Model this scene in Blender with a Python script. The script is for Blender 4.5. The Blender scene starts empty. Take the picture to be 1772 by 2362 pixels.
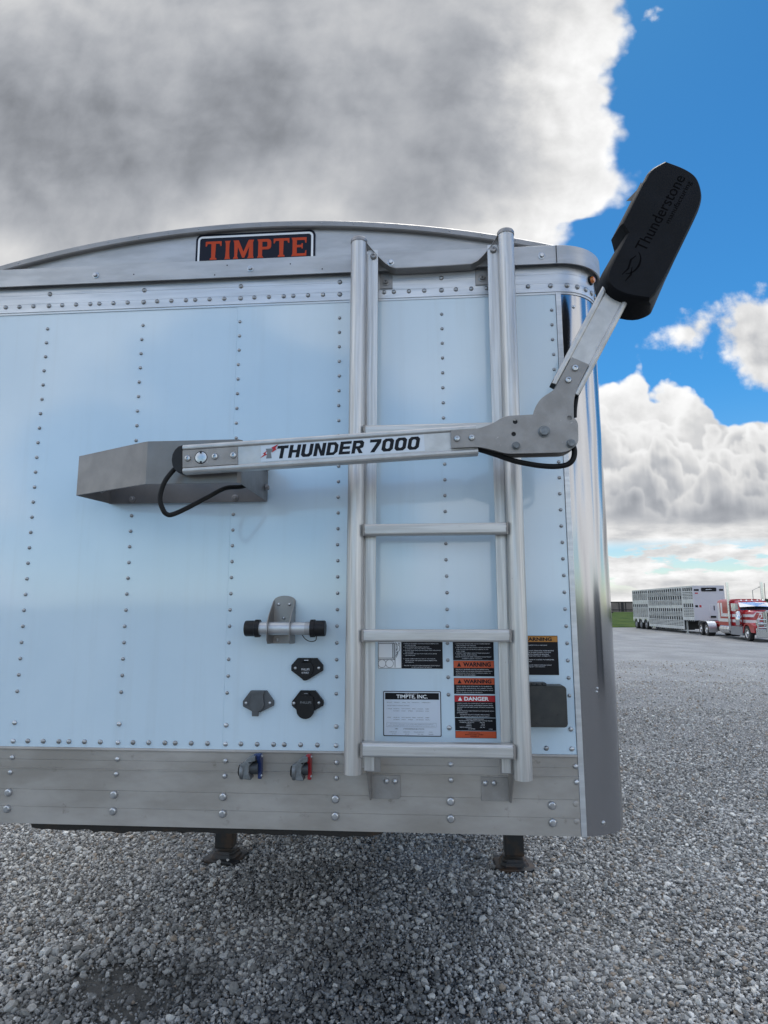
import bpy, bmesh, math, random
import numpy as np
from mathutils import Matrix, Vector
from mathutils.geometry import tessellate_polygon

random.seed(7); rng = np.random.default_rng(11)
sc = bpy.context.scene
COL = sc.collection
R = math.radians

# ------------------------------------------------------------------ camera
cam = bpy.data.cameras.new('camera'); cam.sensor_fit = 'HORIZONTAL'; cam.sensor_width = 36; cam.lens = 29.16
cam.clip_start = .05; cam.clip_end = 6000
co = bpy.data.objects.new('camera', cam); COL.objects.link(co); sc.camera = co
co.matrix_world = Matrix(((.997177, .013916, .073782, 1.5666), (.075037, -.150405, -.985773, -2.3189),
                          (-.002621, .988527, -.151024, 2.0), (0, 0, 0, 1)))
# ------------------------------------------------------------------ view, sun
sc.view_settings.view_transform = 'Standard'; sc.view_settings.look = 'None'
sc.view_settings.exposure = 0.0; sc.view_settings.gamma = 1.0; sc.view_settings.use_curve_mapping = False
SUN_EL, SUN_AZ = 60, 15             # azimuth measured from +Y towards +X
sun = bpy.data.lights.new('sun', 'SUN'); sun.energy = 1.4; sun.angle = R(24); sun.color = (1, .96, .90)
so = bpy.data.objects.new('sun', sun); COL.objects.link(so)
sd = Vector((math.sin(R(SUN_AZ)) * math.cos(R(SUN_EL)), math.cos(R(SUN_AZ)) * math.cos(R(SUN_EL)), math.sin(R(SUN_EL))))
so.rotation_euler = sd.to_track_quat('Z', 'Y').to_euler(); so.location = (0, 0, 30)

# ------------------------------------------------------------------ sky with clouds
SKY = 0.10
world = bpy.data.worlds.new("World"); sc.world = world; world.use_nodes = True
try:
    world.cycles.sampling_method = 'MANUAL'; world.cycles.sample_map_resolution = 1024
except Exception: pass
class NT:
    def __init__(s, tree): s.t = tree; s.n = tree.nodes; s.l = tree.links
    def node(s, typ, **kw):
        n = s.n.new(typ)
        for k, v in kw.items(): setattr(n, k, v)
        return n
    def put(s, sock, v):
        if isinstance(v, (int, float, tuple, list)): sock.default_value = v
        else: s.l.new(v, sock)
    def m(s, op, a, b=None, c=None, clamp=False):
        n = s.node('ShaderNodeMath', operation=op, use_clamp=clamp); s.put(n.inputs[0], a)
        if b is not None: s.put(n.inputs[1], b)
        if c is not None: s.put(n.inputs[2], c)
        return n.outputs[0]
    def vm(s, op, a, b=None, sc_=None):
        n = s.node('ShaderNodeVectorMath', operation=op); s.put(n.inputs[0], a)
        if b is not None: s.put(n.inputs[1], b)
        if sc_ is not None: s.put(n.inputs[3], sc_)
        return n.outputs[0]
    def step(s, x, a, b, lo=0., hi=1., typ='SMOOTHSTEP'):
        n = s.node('ShaderNodeMapRange', interpolation_type=typ, clamp=True) if typ == 'LINEAR' else s.node('ShaderNodeMapRange', interpolation_type=typ)
        s.put(n.inputs[0], x); s.put(n.inputs[1], a); s.put(n.inputs[2], b); s.put(n.inputs[3], lo); s.put(n.inputs[4], hi)
        return n.outputs[0]
    def noise(s, vec, scale, detail=4, rough=.5, dims='3D', dist=0.):
        n = s.node('ShaderNodeTexNoise', noise_dimensions=dims); s.put(n.inputs['Vector'], vec)
        n.inputs['Scale'].default_value = scale; n.inputs['Detail'].default_value = detail
        n.inputs['Roughness'].default_value = rough; n.inputs['Distortion'].default_value = dist
        return n.outputs[0]
    def voro(s, vec, scale, feature='F1', out=0, dims='3D', rand=1., smooth=None):
        n = s.node('ShaderNodeTexVoronoi', feature=feature, voronoi_dimensions=dims); s.put(n.inputs['Vector'], vec)
        n.inputs['Scale'].default_value = scale; n.inputs['Randomness'].default_value = rand
        if smooth is not None: n.inputs['Smoothness'].default_value = smooth
        return n.outputs[out]
    def mix(s, f, a, b, typ='MIX'):
        n = s.node('ShaderNodeMix', data_type='RGBA', blend_type=typ); s.put(n.inputs[0], f)
        for k, v in ((6, a), (7, b)):
            if isinstance(v, tuple) and len(v) == 3: v = (*v, 1)
            s.put(n.inputs[k], v)
        return n.outputs[2]
    def mixf(s, f, a, b):
        n = s.node('ShaderNodeMix', data_type='FLOAT'); s.put(n.inputs[0], f); s.put(n.inputs[2], a); s.put(n.inputs[3], b)
        return n.outputs[0]
    def curve(s, x, pts, lo, hi, ylo, yhi):
        n = s.node('ShaderNodeFloatCurve'); c = n.mapping.curves[0]
        P = [((a - lo) / (hi - lo), (b - ylo) / (yhi - ylo)) for a, b in pts]
        while len(c.points) < len(P): c.points.new(.5, .5)
        for q, p in zip(c.points, P): q.location = p; q.handle_type = 'AUTO'
        n.mapping.update(); s.put(n.inputs[1], s.step(x, lo, hi, typ='LINEAR'))
        return s.step(n.outputs[0], 0., 1., ylo, yhi, 'LINEAR')
    def xyz(s, x, y, z):
        n = s.node('ShaderNodeCombineXYZ'); s.put(n.inputs[0], x); s.put(n.inputs[1], y); s.put(n.inputs[2], z); return n.outputs[0]
    def sep(s, v):
        n = s.node('ShaderNodeSeparateXYZ'); s.put(n.inputs[0], v); return n.outputs

def build_sky():
    g = NT(world.node_tree); g.n.clear()
    d = g.node('ShaderNodeTexCoord').outputs['Generated']
    dx, dy, dz = g.sep(d)
    yc = g.m('MAXIMUM', dy, .08)
    u = g.m('DIVIDE', dx, yc); v = g.m('DIVIDE', dz, yc)          # gnomonic chart of the sky to the north
    P = g.xyz(u, v, 0.)
    warp = g.noise(P, 5., 3, .5, '2D'); w2 = g.noise(g.vm('ADD', P, (7.3, 2.1, 0.)), 5., 3, .5, '2D')
    fb = g.m('SUBTRACT', g.noise(P, 7., 12, .58, '2D'), .5)
    fb2 = g.m('SUBTRACT', g.noise(g.vm('ADD', P, (3.7, 9.2, 0.)), 16., 10, .6, '2D'), .5)
    Pw = g.vm('ADD', P, g.xyz(g.m('MULTIPLY', g.m('SUBTRACT', warp, .5), .05), g.m('MULTIPLY', g.m('SUBTRACT', w2, .5), .05), 0.))
    bump1 = g.m('SUBTRACT', .5, g.voro(Pw, 13., 'SMOOTH_F1', 0, '2D', 1., .25))
    bump2 = g.m('SUBTRACT', .5, g.voro(Pw, 30., 'SMOOTH_F1', 0, '2D', 1., .25))
    bump3 = g.m('SUBTRACT', .5, g.voro(Pw, 70., 'SMOOTH_F1', 0, '2D', 1., .25))
    cauli = g.m('ADD', g.m('MULTIPLY', bump1, .050), g.m('ADD', g.m('MULTIPLY', bump2, .026), g.m('MULTIPLY', bump3, .012)))
    # 1: the big grey cloud overhead, its bright eastern edge
    eu = g.curve(v, [(.50, .12), (.585, .195), (.62, .228), (.645, .235), (.66, .29), (.69, .335), (.715, .348), (.78, .338),
                     (.85, .332), (.868, .322), (.92, .337), (.977, .348), (1.03, .366), (1.08, .358), (1.3, .36), (1.7, .5)], .5, 1.7, 0., .7)
    f1 = g.m('SUBTRACT', eu, u)
    f1n = g.m('ADD', g.m('ADD', f1, g.m('MULTIPLY', fb, .050)), g.m('ADD', g.m('MULTIPLY', fb2, .022), g.m('MULTIPLY', cauli, .65)))
    a1 = g.m('MULTIPLY', g.step(f1n, -.008, .028), g.step(v, .40, .62))
    thick = g.step(g.m('ADD', f1, g.m('ADD', g.m('MULTIPLY', fb, .20), g.m('MULTIPLY', fb2, .02))), .0, .30)
    lowf = g.noise(g.vm('ADD', P, (1.3, 4.4, 0.)), 2.8, 4, .40, '2D')
    midf = g.noise(g.vm('ADD', Pw, (8.1, 0.4, 0.)), 8.5, 7, .52, '2D')
    vband = g.curve(v, [(.50, .74), (.58, .68), (.64, .60), (.70, .51), (.78, .42), (.88, .37), (.98, .38), (1.08, .45), (1.25, .55), (1.7, .7)], .5, 1.7, 0., 1.)
    base1 = g.m('MULTIPLY', vband, g.m('ADD', g.step(lowf, .34, .66, .84, 1.18), g.step(midf, .3, .7, -.04, .06)))
    bil = lambda q: g.m('ADD', g.m('MULTIPLY', g.voro(q, 6., 'SMOOTH_F1', 0, '2D', 1., .6), .55), g.noise(q, 11., 7, .52, '2D'))
    relief = g.m('SUBTRACT', bil(Pw), bil(g.vm('ADD', Pw, (.022, .018, 0.))))
    b1 = g.mixf(thick, g.m('ADD', .93, g.m('MULTIPLY', relief, .45)), g.m('ADD', base1, g.m('MULTIPLY', relief, .20)))
    # 2: heaped cumulus low in the north-east, flat grey undersides, streets of cloud near the horizon
    ev = g.curve(u, [(-.9, .30), (-.3, .34), (.0, .33), (.208, .346), (.281, .350), (.31, .346), (.342, .366), (.362, .350), (.394, .351), (.421, .335),
                     (.448, .304), (.482, .280), (.51, .272), (.538, .280), (.60, .262), (.8, .30), (1.4, .25)], -.9, 1.4, 0., .5)
    f2 = g.m('SUBTRACT', ev, v)
    f2n = g.m('ADD', f2, g.m('ADD', g.m('MULTIPLY', cauli, .75), g.m('ADD', g.m('MULTIPLY', fb2, .020), g.m('MULTIPLY', fb, .012))))
    a2 = g.step(f2n, -.004, .008)
    Pst = g.xyz(g.m('MULTIPLY', u, 1.0), g.m('MULTIPLY', v, 3.6), 0.)
    strat = g.noise(g.vm('ADD', Pst, (2.2, 5.1, 0.)), 7.0, 8, .55, '2D')
    gaps = g.mixf(g.step(v, .085, .108), g.step(strat, .44, .51), 1.)
    gaps = g.mixf(g.step(v, .015, .05), 1., gaps)
    a2 = g.m('MULTIPLY', a2, gaps)
    Pl = g.vm('ADD', Pw, (-.010, .016, 0.))
    def billow(q): return g.m('ADD', g.m('MULTIPLY', g.voro(q, 13., 'SMOOTH_F1', 0, '2D', 1., .35), 1.),
                              g.m('ADD', g.m('MULTIPLY', g.voro(q, 30., 'SMOOTH_F1', 0, '2D', 1., .35), .5), g.m('MULTIPLY', g.noise(q, 20., 8, .6, '2D'), .7)))
    rel2 = g.m('SUBTRACT', billow(Pl), billow(Pw))
    body = g.curve(v, [(0., .84), (.05, .84), (.09, .80), (.115, .76), (.135, .60), (.155, .50), (.175, .50), (.21, .62), (.25, .74), (.30, .84), (.36, .90), (.5, .9)], 0., .5, 0., 1.)
    midg = g.step(g.noise(g.vm('ADD', P, (5.5, 1.9, 0.)), 9., 6, .55, '2D'), .36, .62, .80, 1.12)
    b2 = g.m('ADD', g.m('MULTIPLY', body, midg), g.m('MULTIPLY', rel2, .24))
    b2 = g.m('ADD', b2, g.step(f2n, .030, .0, 0., .12))
    # heaps in front of heaps: each has a bright crisp top and falls to grey below
    b2 = g.m('ADD', g.m('MULTIPLY', b2, .55), .40)
    cauli2 = g.m('ADD', g.m('MULTIPLY', g.m('SUBTRACT', .5, g.voro(g.vm('ADD', Pw, (4.1, 7.7, 0.)), 17., 'SMOOTH_F1', 0, '2D', 1., .2)), .050), g.m('ADD', g.m('MULTIPLY', g.m('SUBTRACT', .5, g.voro(g.vm('ADD', Pw, (1.9, 3.3, 0.)), 42., 'SMOOTH_F1', 0, '2D', 1., .2)), .020), g.m('MULTIPLY', fb2, .022)))
    for i, (h0, amp, top_b, low_b) in enumerate(((.318, .05, .93, .66), (.290, .06, .90, .60), (.262, .06, .90, .58), (.236, .06, .84, .52), (.212, .05, .74, .46), (.190, .04, .62, .40))):
        n1 = g.m('SUBTRACT', g.noise(g.xyz(g.m('MULTIPLY', u, 1.), 3.1 * i + .7, 0.), 9. + 2 * i, 4, .5, '2D'), .5)
        Fi = g.m('ADD', g.m('SUBTRACT', g.m('ADD', h0 - .012, g.m('MULTIPLY', n1, amp * 2.4)), v), g.m('MULTIPLY', cauli2 if i % 2 else cauli, 1.15))
        sh = g.m('ADD', g.step(Fi, 0., .055, top_b, low_b), g.m('MULTIPLY', rel2, .16))
        b2 = g.mixf(g.step(Fi, -.004, .012), b2, sh)
    b2 = g.mixf(g.step(v, .150, .120), b2, g.m('ADD', body, g.m('MULTIPLY', rel2, .15)))
    stl = g.m('SUBTRACT', g.noise(Pst, 9., 6, .6, '2D'), g.noise(g.vm('ADD', Pst, (-.01, .05, 0.)), 9., 6, .6, '2D'))
    b2 = g.m('ADD', b2, g.m('MULTIPLY', g.m('MULTIPLY', stl, .7), g.step(v, .15, .11)))
    # 3: separate clouds right of the arm
    def puff(cu, cv, ru, rv):
        q = g.vm('LENGTH', g.xyz(g.m('DIVIDE', g.m('SUBTRACT', u, cu), ru), g.m('DIVIDE', g.m('SUBTRACT', v, cv), rv), 0.))
        n = g.n[-1]; return g.m('MULTIPLY', g.m('SUBTRACT', 1., n.outputs['Value']), min(ru, rv))
    def vlen(cu, cv, ru, rv):
        n = g.node('ShaderNodeVectorMath', operation='LENGTH')
        g.put(n.inputs[0], g.xyz(g.m('DIVIDE', g.m('SUBTRACT', u, cu), ru), g.m('DIVIDE', g.m('SUBTRACT', v, cv), rv), 0.))
        return g.m('MULTIPLY', g.m('SUBTRACT', 1., n.outputs['Value']), min(ru, rv))
    f3 = g.m('MAXIMUM', vlen(.600, .425, .172, .098), vlen(.430, .442, .068, .042))
    f3 = g.m('MAXIMUM', f3, vlen(.478, .455, .030, .020))
    f3 = g.m('MAXIMUM', f3, vlen(.395, 1.045, .020, .022))
    f3 = g.m('MAXIMUM', f3, vlen(1.0, .75, .28, .12))
    f3n = g.m('ADD', f3, g.m('ADD', g.m('MULTIPLY', fb, .08), g.m('ADD', g.m('MULTIPLY', fb2, .055), g.m('MULTIPLY', cauli, .60))))
    a3 = g.step(f3n, .004, .034)
    b3 = g.m('ADD', g.step(f3, .010, .075, .92, .60), g.m('ADD', g.m('MULTIPLY', rel2, .30), g.m('MULTIPLY', relief, .5)))
    # 4: broken cloud over the rest of the sky, never in the way of the camera
    D3 = g.xyz(dx, dy, g.m('MULTIPLY', dz, 1.6))
    n4 = g.noise(D3, 2.1, 9, .52, '3D', .3)
    a4 = g.step(n4, .465, .54)
    b4 = g.step(n4, .48, .74, .86, .50)
    north = g.m('MULTIPLY', g.step(dy, .10, .30), g.step(g.m('ABSOLUTE', u), 2.6, 1.5))
    alpha = a4; br = b4
    aN = g.m('MAXIMUM', g.m('MAXIMUM', a1, a2), a3)
    bN = b3; bN = g.mixf(a2, bN, b2); bN = g.mixf(a1, bN, b1)
    alpha = g.mixf(north, a4, aN); br = g.mixf(north, b4, bN)
    br = g.m('MAXIMUM', br, .12)
    br = g.m('MINIMUM', br, 1.0)
    # sky out of view, overhead and to the south, is boosted as added fill light
    seen = g.m('MULTIPLY', g.m('MULTIPLY', g.step(dy, .20, .45), g.step(v, 1.7, 1.25)), g.step(g.m('ABSOLUTE', u), 2.4, 1.2))
    gain = g.mixf(seen, GAIN, 1.)
    tint = g.mix(g.step(br, .25, .80), (.93, .985, 1.09), (1.0, 1.0, 1.0))
    ccol = g.vm('SCALE', tint, sc_=g.m('DIVIDE', br, SKY))
    sk = g.node('ShaderNodeTexSky', sky_type='NISHITA', sun_disc=False)
    sk.sun_elevation = R(SUN_EL); sk.sun_rotation = R(SUN_AZ); sk.altitude = 300; sk.air_density = 1.0; sk.dust_density = .3; sk.ozone_density = 1.6
    hs = g.node('ShaderNodeHueSaturation'); hs.inputs['Saturation'].default_value = 1.15; hs.inputs['Value'].default_value = 1.05
    g.l.new(sk.outputs[0], hs.inputs['Color'])
    tn = g.mix(g.step(dz, .02, .34), (.90, .98, 1.02), SKYTINT)
    tn = g.mix(g.step(g.m('MULTIPLY', dz, g.step(dy, 0., .3)), .36, .85), tn, (.24, .76, 1.02))
    skyc = g.mix(1., hs.outputs[0], tn, 'MULTIPLY')
    col = g.vm('SCALE', g.mix(alpha, skyc, ccol), sc_=gain)
    bg = g.node('ShaderNodeBackground'); bg.inputs[1].default_value = SKY; g.l.new(col, bg.inputs[0])
    out = g.node('ShaderNodeOutputWorld'); g.l.new(bg.outputs[0], out.inputs[0])
SKYTINT = (.34, .90, 1.14); GAIN = 2.1
build_sky()

# ------------------------------------------------------------------ materials
def new_mat(name):
    m = bpy.data.materials.new(name); m.use_nodes = True
    g = NT(m.node_tree); b = g.n['Principled BSDF']; return m, g, b
def pmat(name, col, rough=.5, metal=0., col2=None, scale=6., stretch=(1, 1, 1), detail=6, lo=.35, hi=.65, rvar=0., bump=0., bscale=60., bstretch=None, coat=0., spec=.5,
         spots=None, spot_scale=40., spot_lo=.68, spot_hi=.74):
    m, g, b = new_mat(name)
    pos = g.node('ShaderNodeNewGeometry').outputs['Position']
    V = g.vm('MULTIPLY', pos, tuple(stretch))
    if col2 is not None:
        n = g.noise(V, scale, detail, .6); f = g.step(n, lo, hi); c = g.mix(f, col, col2)
    else:
        n = g.noise(V, scale, detail, .6); f = n; c = g.mix(0., col, col)
    if spots is not None:
        c = g.mix(g.step(g.noise(pos, spot_scale, 5, .65), spot_lo, spot_hi), c, spots)
    g.l.new(c, b.inputs['Base Color'])
    if rvar: g.put(b.inputs['Roughness'], g.step(g.noise(V, scale * 1.7, 5, .6), .3, .7, rough - rvar, rough + rvar))
    else: b.inputs['Roughness'].default_value = rough
    b.inputs['Metallic'].default_value = metal; b.inputs['Coat Weight'].default_value = coat; b.inputs['Coat Roughness'].default_value = .04
    b.inputs['Specular IOR Level'].default_value = spec
    if name.startswith('pale_blue'):
        b.inputs['Coat IOR'].default_value = 1.60; b.inputs['Coat Roughness'].default_value = .085
        px_, py_, pz_ = g.sep(pos)
        st = g.noise(g.xyz(g.m('MULTIPLY', px_, 16.), 0., g.m('MULTIPLY', pz_, .7)), 1., 6, .65)
        film = g.m('MULTIPLY', g.step(st, .48, .72, 0., .22), g.step(g.noise(pos, 1.6, 4, .6), .35, .65, .3, 1.))
        g.l.new(g.mix(film, c, (.40, .47, .50)), b.inputs['Base Color'])
    if bump:
        W = g.vm('MULTIPLY', pos, tuple(bstretch)) if bstretch else pos
        bn = g.node('ShaderNodeBump'); bn.inputs['Strength'].default_value = bump; bn.inputs['Distance'].default_value = .002
        g.l.new(g.noise(W, bscale, 4, .6), bn.inputs['Height']); g.l.new(bn.outputs[0], b.inputs['Normal'])
    return m
M = {}
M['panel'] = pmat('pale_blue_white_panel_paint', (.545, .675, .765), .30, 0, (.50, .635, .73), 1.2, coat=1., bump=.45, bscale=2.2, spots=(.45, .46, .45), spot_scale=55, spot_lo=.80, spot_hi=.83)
M['alu'] = pmat('aluminium', (.56, .57, .58), .42, .75, (.46, .47, .48), 7, (1, 1, 3), rvar=.08, spots=(.30, .29, .28), spot_scale=90, spot_lo=.72, spot_hi=.78)
M['alu_rail'] = pmat('aluminium_riveted_rail', (.60, .62, .64), .40, .7, (.50, .52, .54), 5, (.6, 1, 9), rvar=.08, spots=(.3, .3, .3), spot_scale=110, spot_lo=.74, spot_hi=.8)
M['alu_flange'] = pmat('aluminium_flange', (.46, .46, .46), .45, .65, (.38, .38, .38), 6, (.7, 1, 3), rvar=.07, spots=(.22, .21, .20), spot_scale=70, spot_lo=.72, spot_hi=.78)
M['skirt'] = pmat('weathered_aluminium_skirt', (.42, .40, .375), .50, .45, (.295, .275, .248), 3.0, (.8, 1, 2.0), lo=.30, hi=.68, rvar=.09, spots=(.19, .17, .145), spot_scale=20, spot_lo=.60, spot_hi=.80)
M['ladder'] = pmat('ladder_aluminium', (.60, .60, .59), .40, .65, (.44, .435, .425), 1., (90, 90, 1.6), rvar=.06, bump=.5, bscale=1., bstretch=(420, 420, 3), spots=(.34, .32, .29), spot_scale=60, spot_lo=.68, spot_hi=.80)
M['bracket'] = pmat('oxidised_sheet', (.205, .198, .192), .42, .6, (.165, .160, .155), 7, (1, 1, 1), lo=.3, hi=.7, rvar=.07, spots=(.36, .34, .32), spot_scale=170, spot_lo=.68, spot_hi=.76)
M['rung'] = pmat('rung_aluminium', (.56, .56, .55), .42, .6, (.44, .435, .42), 1., (3, 60, 60), rvar=.06, spots=(.34, .32, .29), spot_scale=50, spot_lo=.66, spot_hi=.78)
M['galv'] = pmat('mill_finish_sheet', (.30, .29, .285), .42, .7, (.255, .248, .24), 9, (1, 1, 1), lo=.3, hi=.7, rvar=.07, spots=(.46, .44, .42), spot_scale=160, spot_lo=.70, spot_hi=.78)
M['plate'] = pmat('blasted_plate', (.31, .298, .285), .55, .45, (.255, .243, .23), 14, rvar=.05, bump=.15, bscale=300, spots=(.44, .42, .40), spot_scale=60, spot_lo=.64, spot_hi=.74)
M['arm'] = pmat('arm_extrusion_aluminium', (.50, .50, .49), .40, .6, (.42, .42, .41), 14, (1, 1, 1), rvar=.06, spots=(.42, .40, .38), spot_scale=90, spot_lo=.70, spot_hi=.80)
M['rivet'] = pmat('rivet_metal', (.36, .37, .38), .32, .85, (.26, .26, .26), 60)
M['bolt'] = pmat('zinc_bolt', (.52, .54, .56), .30, .9, (.40, .41, .42), 50)
M['chrome'] = pmat('polished_stainless', (.38, .385, .40), .13, 1., (.34, .345, .36), 2, (1, 1, .2), bump=.015, bscale=1., bstretch=(30, 30, 1.5))
M['chrome2'] = pmat('bright_chrome', (.52, .53, .55), .14, 1.)
M['black'] = pmat('black_plastic', (.010, .010, .012), .45, 0, (.007, .007, .008), 20, bump=.1, bscale=400, spec=.3)
M['cover'] = pmat('black_cover_plastic', (.006, .0068, .009), .5, 0, (.004, .0045, .0055), 8, bump=.12, bscale=300, spec=.13)
M['emboss'] = pmat('embossed_black', (.002, .002, .0025), .6, 0, spec=.03)
M['rubber'] = pmat('black_rubber', (.006, .006, .006), .6, 0, spec=.25)
M['grease'] = pmat('greasy_steel', (.020, .018, .016), .4, .3, (.05, .03, .015), 12, lo=.55, hi=.75, bump=.6, bscale=90)
M['leg'] = pmat('rusty_black_steel', (.016, .017, .018), .55, .2, (.055, .032, .018), 7, (1, 1, .8), lo=.46, hi=.66, bump=.2, bscale=60)
M['greypl'] = pmat('grey_plastic', (.075, .082, .088), .5, 0, (.06, .065, .07), 20)
M['boxpl'] = pmat('worn_black_box', (.022, .024, .023), .5, 0, (.034, .034, .031), 18, rvar=.08, spots=(.012, .012, .012), spot_scale=45, spot_lo=.62, spot_hi=.7)
M['white'] = pmat('white_vinyl', (.78, .80, .82), .35, 0, coat=.3)
M['ink'] = pmat('black_vinyl', (.006, .006, .009), .4, 0, spec=.2)
M['navy'] = pmat('navy_vinyl', (.006, .008, .018), .4, 0, spec=.2)
M['orange'] = pmat('orange_vinyl', (.48, .055, .014), .4, 0, spec=.2)
M['worange'] = pmat('warning_orange', (.50, .075, .022), .4, 0)
M['red'] = pmat('danger_red', (.40, .008, .016), .4, 0)
M['yellow'] = pmat('warning_amber', (.42, .17, .02), .4, 0)
M['text'] = pmat('white_ink', (.55, .57, .60), .5, 0)
M['decal'] = pmat('silver_white_label', (.56, .62, .70), .35, .1)
M['stickergrey'] = pmat('grey_vinyl', (.16, .17, .18), .4, 0)
M['armsticker'] = pmat('clear_white_sticker', (.60, .63, .66), .25, .1)
M['blue'] = pmat('blue_coated_metal', (.012, .03, .12), .4, .2)
M['gladred'] = pmat('red_coated_metal', (.34, .012, .018), .4, .2)
M['cast'] = pmat('cast_metal', (.20, .215, .225), .5, .6, (.13, .14, .145), 50)
M['hollow_dark'] = pmat('hollow_shade_metal', (.05, .055, .06), .5, .4)
M['amber'] = pmat('amber_lens', (.62, .16, .015), .18, 0, coat=1.)
M['tarp'] = pmat('grey_tarp', (.12, .12, .125), .7, 0)
M['side'] = pmat('trailer_side_paint', (.72, .74, .76), .3, 0, coat=.6)
M['slot'] = pmat('dark_opening', (.012, .013, .014), .9, 0)
M['cattle'] = pmat('stock_trailer_aluminium', (.60, .62, .62), .45, .2, (.48, .50, .50), 1.2, (1, 1, 1), rvar=.08)
M['cattle_hi'] = pmat('stock_trailer_bright', (.58, .61, .61), .4, .4, (.50, .52, .52), 2)
M['nose'] = pmat('pale_nose_paint', (.50, .49, .52), .4, 0, (.45, .45, .49), .6)
M['truckred'] = pmat('red_truck_paint', (.33, .006, .012), .28, 0, coat=.35)
M['truckwhite'] = pmat('white_truck_paint', (.62, .61, .63), .25, 0, coat=.4)
M['glass'] = pmat('dark_glass', (.012, .018, .022), .05, 0, coat=1.)
M['visor'] = pmat('painted_visor', (.62, .64, .70), .12, .6)
M['tyre'] = pmat('tyre_rubber', (.016, .016, .017), .75, 0)
M['underbody'] = pmat('dark_underbody', (.02, .02, .02), .7, 0)
M['lens'] = pmat('headlamp_lens', (.8, .8, .82), .08, .5, coat=1.)
M['rail_body'] = pmat('railcar_panels', (.20, .165, .15), .7, .1, (.15, .125, .115), .6)
M['rail_dark'] = pmat('railcar_frame', (.022, .020, .022), .7, .1)
M['leaf'] = pmat('leaves', (.040, .075, .018), .7, 0, (.075, .10, .03), .7)
M['leaf_dark'] = pmat('conifer_leaves', (.014, .03, .014), .7, 0, (.025, .045, .02), .8)
M['bark'] = pmat('bark', (.07, .05, .04), .9, 0)
M['galv_pole'] = pmat('galvanised_pole', (.22, .23, .25), .5, .3)
M['shed'] = pmat('shed_cladding', (.06, .07, .085), .5, .2, (.08, .09, .10), .5, (1, 1, .1))
M['shed_door'] = pmat('shed_door', (.16, .17, .19), .5, .2)

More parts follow.
